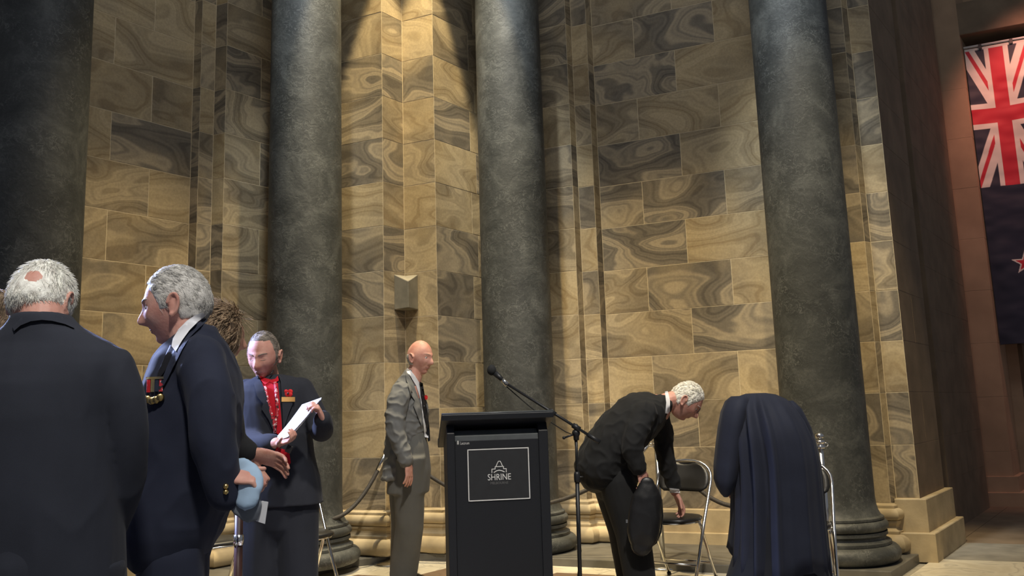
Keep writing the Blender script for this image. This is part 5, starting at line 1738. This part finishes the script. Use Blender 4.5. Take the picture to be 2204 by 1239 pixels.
# spectacles
sp_ = MB()
sp_.tube([hd6.w(V3(-0.077, -0.005, 0.012) * 1.06), hd6.w(V3(-0.072, 0.05, 0.014) * 1.06), hd6.w(V3(-0.058, 0.100, 0.010) * 1.06)], 0.0018, 6)
for sg in (-1, 1):
    rg = [hd6.w(V3(sg * 0.032 + 0.022 * math.cos(R(a)), 0.098, 0.004 + 0.017 * math.sin(R(a))) * 1.06) for a in range(0, 361, 30)]
    sp_.tube(rg, 0.0016, 6)
sp_.build('spectacles', 'black', p6, True)
# the black bag hanging from his hand
bag = empty('shoulder_bag', g.A(1392, 1190, -0.25), 'black soft bag with loop strap hanging from the bending man\'s hand', 'bag')
mb = MB()
g.limb(mb, [(1392, 1040, -0.27), (1392, 1070, -0.27), (1388, 1110, -0.27), (1384, 1150, -0.27), (1382, 1172, -0.27)], [0.045, 0.095, 0.105, 0.100, 0.07], 20, 0.42, (1, 0, 0))
fuse('bag_body', mb, 0.008, 4, 'vinyl', bag, folds(0.006, (9, 9, 7), 33.0))
MB().tube([g.A(1412, 1052, -0.25), g.A(1424, 1075, -0.24), g.A(1426, 1110, -0.24), g.A(1422, 1145, -0.24), g.A(1412, 1168, -0.25), g.A(1402, 1175, -0.26)], 0.012, 10, flat=0.4, ref=(0, 1, 0)).build('strap', 'vinyl', bag, True)
MB().box(g.A(1349, 1121, -0.31), V3(0.006, 0, 0), V3(0, 0.004, 0), V3(0, 0, 0.010)).build('buckle', 'chrome', bag)

# ------------------------------------------------------------------ 7: person in navy gown bending away
g = Fig(4.92)
hd7 = Head(g.A(1655, 925, 0.44), (0.1, 0.55, -0.8), (0.05, 0.8, 0.5), 1.0)
b = MB(); hd7.add(b)
g.limb(b, [(1650, 905, 0.38), (1642, 885, 0.28), (1638, 885, 0.18)], [0.055, 0.060, 0.075])
g.limb(b, [(1638, 885, 0.2), (1645, 915, 0.05), (1660, 1000, -0.02), (1665, 1030, 0)], [0.09, 0.11, 0.11, 0.11])
h7 = [g.A(1630, 1040, 0), g.A(1700, 1040, 0)]
f7 = [V3(h7[0].x, g.d + 0.02, 0), V3(h7[1].x, g.d + 0.02, 0)]
frontal_legs(g, b, h7, f7)
g.limb(b, [(1578, 900, 0.12), (1566, 980, 0.14), (1566, 1030, 0.30)], [0.045, 0.04, 0.030])
hand(b, g.A(1568, 1035, 0.33), (0.1, 0.7, -0.7), (0.9, 0, 0), 0.4, 0.95, 1)
g.limb(b, [(1710, 900, 0.12), (1738, 980, 0.16), (1742, 1030, 0.32)], [0.045, 0.04, 0.030])
hand(b, g.A(1742, 1035, 0.35), (-0.1, 0.7, -0.7), (-0.9, 0, 0), 0.4, 0.95, -1)
p7 = person(b, 'person in loose navy gown bent over forwards, seen from behind between the folding chairs', 'skin')
mb = MB()
# gathered gown: lofted rings with pleats that deepen downwards
rows = [(846, 1606, 1648, 0.07, 0.10), (850, 1594, 1668, 0.12, 0.09), (860, 1580, 1688, 0.17, 0.07), (878, 1570, 1704, 0.215, 0.05), (908, 1568, 1724, 0.24, 0.02), (950, 1572, 1743, 0.245, 0.0), (1000, 1578, 1752, 0.24, 0.0), (1060, 1582, 1757, 0.235, 0.0), (1120, 1582, 1762, 0.235, 0.0), (1180, 1580, 1768, 0.24, 0.0), (1215, 1578, 1772, 0.245, 0.0)]
rings = []
seg = 120
for ri_, (y, xl, xr, hd_, dd) in enumerate(rows):
    c = g.A((xl + xr) / 2, y, dd); hw_ = px2m((xr - xl) / 2, g.d)
    rg = []
    amp = 0.055 + 0.085 * min(1, ri_ / 6)
    for k in range(seg):
        a = 2 * math.pi * k / seg
        ph = a * 11 + 1.1 * math.sin(a * 3 + 0.5) + 0.03 * ri_
        pl = 1 + amp * (0.9 * (1 - 2 * abs(math.sin(ph * 0.5)) ** 0.7) * (0.6 + 0.4 * math.sin(3 * a + 1)) + 0.5 * math.sin(a * 17 + 2 + 0.06 * ri_) * (0.5 + 0.5 * math.sin(a * 2)))
        zz = 0.0
        if ri_ >= 9:
            zz = (0.10 * math.sin(a * 1.0 - 0.4) - 0.05 * math.sin(2 * a)) * (ri_ - 8) * 0.45
            if math.sin(a) < 0:
                zz += 0.10 * gs(math.cos(a) - 0.35, 0.30) * (ri_ - 8) * 0.5 - 0.02 * (ri_ - 8)
        rg.append(c + V3(hw_ * math.cos(a) * pl, hd_ * math.sin(a) * pl, zz))
    rings.append(rg)
mb.rings(rings, True)
gown = mb.build('gown', 'gown', p7, True)
# hanging sleeve on the near left, shorter one on the right
mb = MB()
def sleeve(rows_):
    rr = []
    for y, xl, xr, hd_, dd in rows_:
        c = g.A((xl + xr) / 2, y, dd); hw_ = px2m((xr - xl) / 2, g.d)
        rr.append([c + V3(hw_ * math.cos(2 * math.pi * k / 36) * (1 + 0.05 * math.sin(k)), hd_ * math.sin(2 * math.pi * k / 36), 0.0) for k in range(36)])
    return MB().rings(rr, True)
sl = sleeve([(852, 1574, 1606, 0.05, -0.02), (862, 1562, 1610, 0.09, -0.02), (885, 1553, 1608, 0.11, -0.02), (920, 1547, 1602, 0.115, -0.02), (960, 1542, 1596, 0.115, 0.0), (1000, 1538, 1590, 0.11, 0.0), (1030, 1538, 1584, 0.10, 0.0), (1048, 1544, 1578, 0.08, 0.0), (1062, 1552, 1572, 0.05, 0.0), (1069, 1558, 1566, 0.02, 0.0)]).build('sleeve', 'gown', gown, True)
sl2 = sleeve([(862, 1690, 1705, 0.05, 0.05), (880, 1690, 1722, 0.09, 0.05), (920, 1700, 1742, 0.10, 0.06), (970, 1712, 1758, 0.10, 0.08), (1020, 1720, 1764, 0.09, 0.12), (1050, 1730, 1762, 0.06, 0.14)]).build('sleeve', 'gown', gown, True)
t = MB()
for i in (0, 1):
    t.tube([h7[i] + UZ * 0.05, h7[i].lerp(f7[i], 0.5), V3(f7[i].x, f7[i].y, 0.05)], [0.13, 0.135, 0.14], 18)
g.loft(t, [(1340, 1566, 1780, 0.21), (1245, 1568, 1778, 0.205), (1190, 1584, 1762, 0.19), (1100, 1590, 1752, 0.18), (1040, 1596, 1745, 0.16)])
fuse('trousers', t, 0.012, 4, 'suit_black', p7, folds(0.005, (6, 6, 1.5), 37.0))
for q in f7: shoe(p7, q.x, q.y, (0, 1))

# ------------------------------------------------------------------ 8: someone mostly hidden behind the charcoal suit
g = Fig(3.4)
hd8 = Head(g.A(-8, 688), (0.75, 0.6, 0), (0, 0, 1), 1.0)
b = MB(); hd8.add(b)
g.limb(b, [(-10, 715, 0), (-12, 760, 0), (-14, 800, 0)], [0.055, 0.058, 0.07])
g.limb(b, [(-14, 790, 0), (-14, 960, 0), (-14, 1100, 0)], [0.09, 0.10, 0.10])
h8 = [g.A(-45, 1100), g.A(15, 1100)]
f8 = [V3(h8[0].x, g.d, 0), V3(h8[1].x, g.d, 0)]
frontal_legs(g, b, h8, f8)
for sx in (-1, 1):
    g.limb(b, [(-14 + sx * 80, 830, 0), (-14 + sx * 95, 950, 0), (-14 + sx * 92, 1060, 0.03)], [0.045, 0.04, 0.03])
    hand(b, g.A(-14 + sx * 92, 1072, 0.03), (0, 0.1, -1), (-sx, 0, 0), 0.4, 0.95, sx)
p8 = person(b, 'brown-haired person almost hidden behind the white-haired man in charcoal', 'skin_tan')
j = MB()
g.loft(j, [(1160, -110, 80, 0.14), (1000, -105, 76, 0.135), (880, -105, 78, 0.13), (830, -100, 72, 0.12), (800, -70, 42, 0.085), (778, -42, 14, 0.065)])
for sx in (-1, 1):
    g.limb(j, [(-14 + sx * 76, 830, 0), (-14 + sx * 94, 940, 0), (-14 + sx * 93, 1050, 0.03)], [0.06, 0.056, 0.045])
fuse('jacket', j, 0.010, 4, 'suit_dark', p8, folds(0.004, (6, 6, 3), 41.0))
t = MB()
for i in (0, 1):
    t.tube([h8[i] + UZ * 0.1, h8[i].lerp(f8[i], 0.5), V3(f8[i].x, f8[i].y, 0.05)], [0.11, 0.09, 0.075], 16)
fuse('trousers', t, 0.014, 4, 'suit_dark', p8)
for q in f8: shoe(p8, q.x, q.y, (0.6, 0.6))
hd8.hair(p8, lambda l: ss(0.08, 0.05, l[1] - 0.3 * max(0, l[2] - 0.05)) * ss(-0.07, -0.05, l[2]), 'hair_brown', 0.012, 700, 0.03, seed=61, width=0.0012)
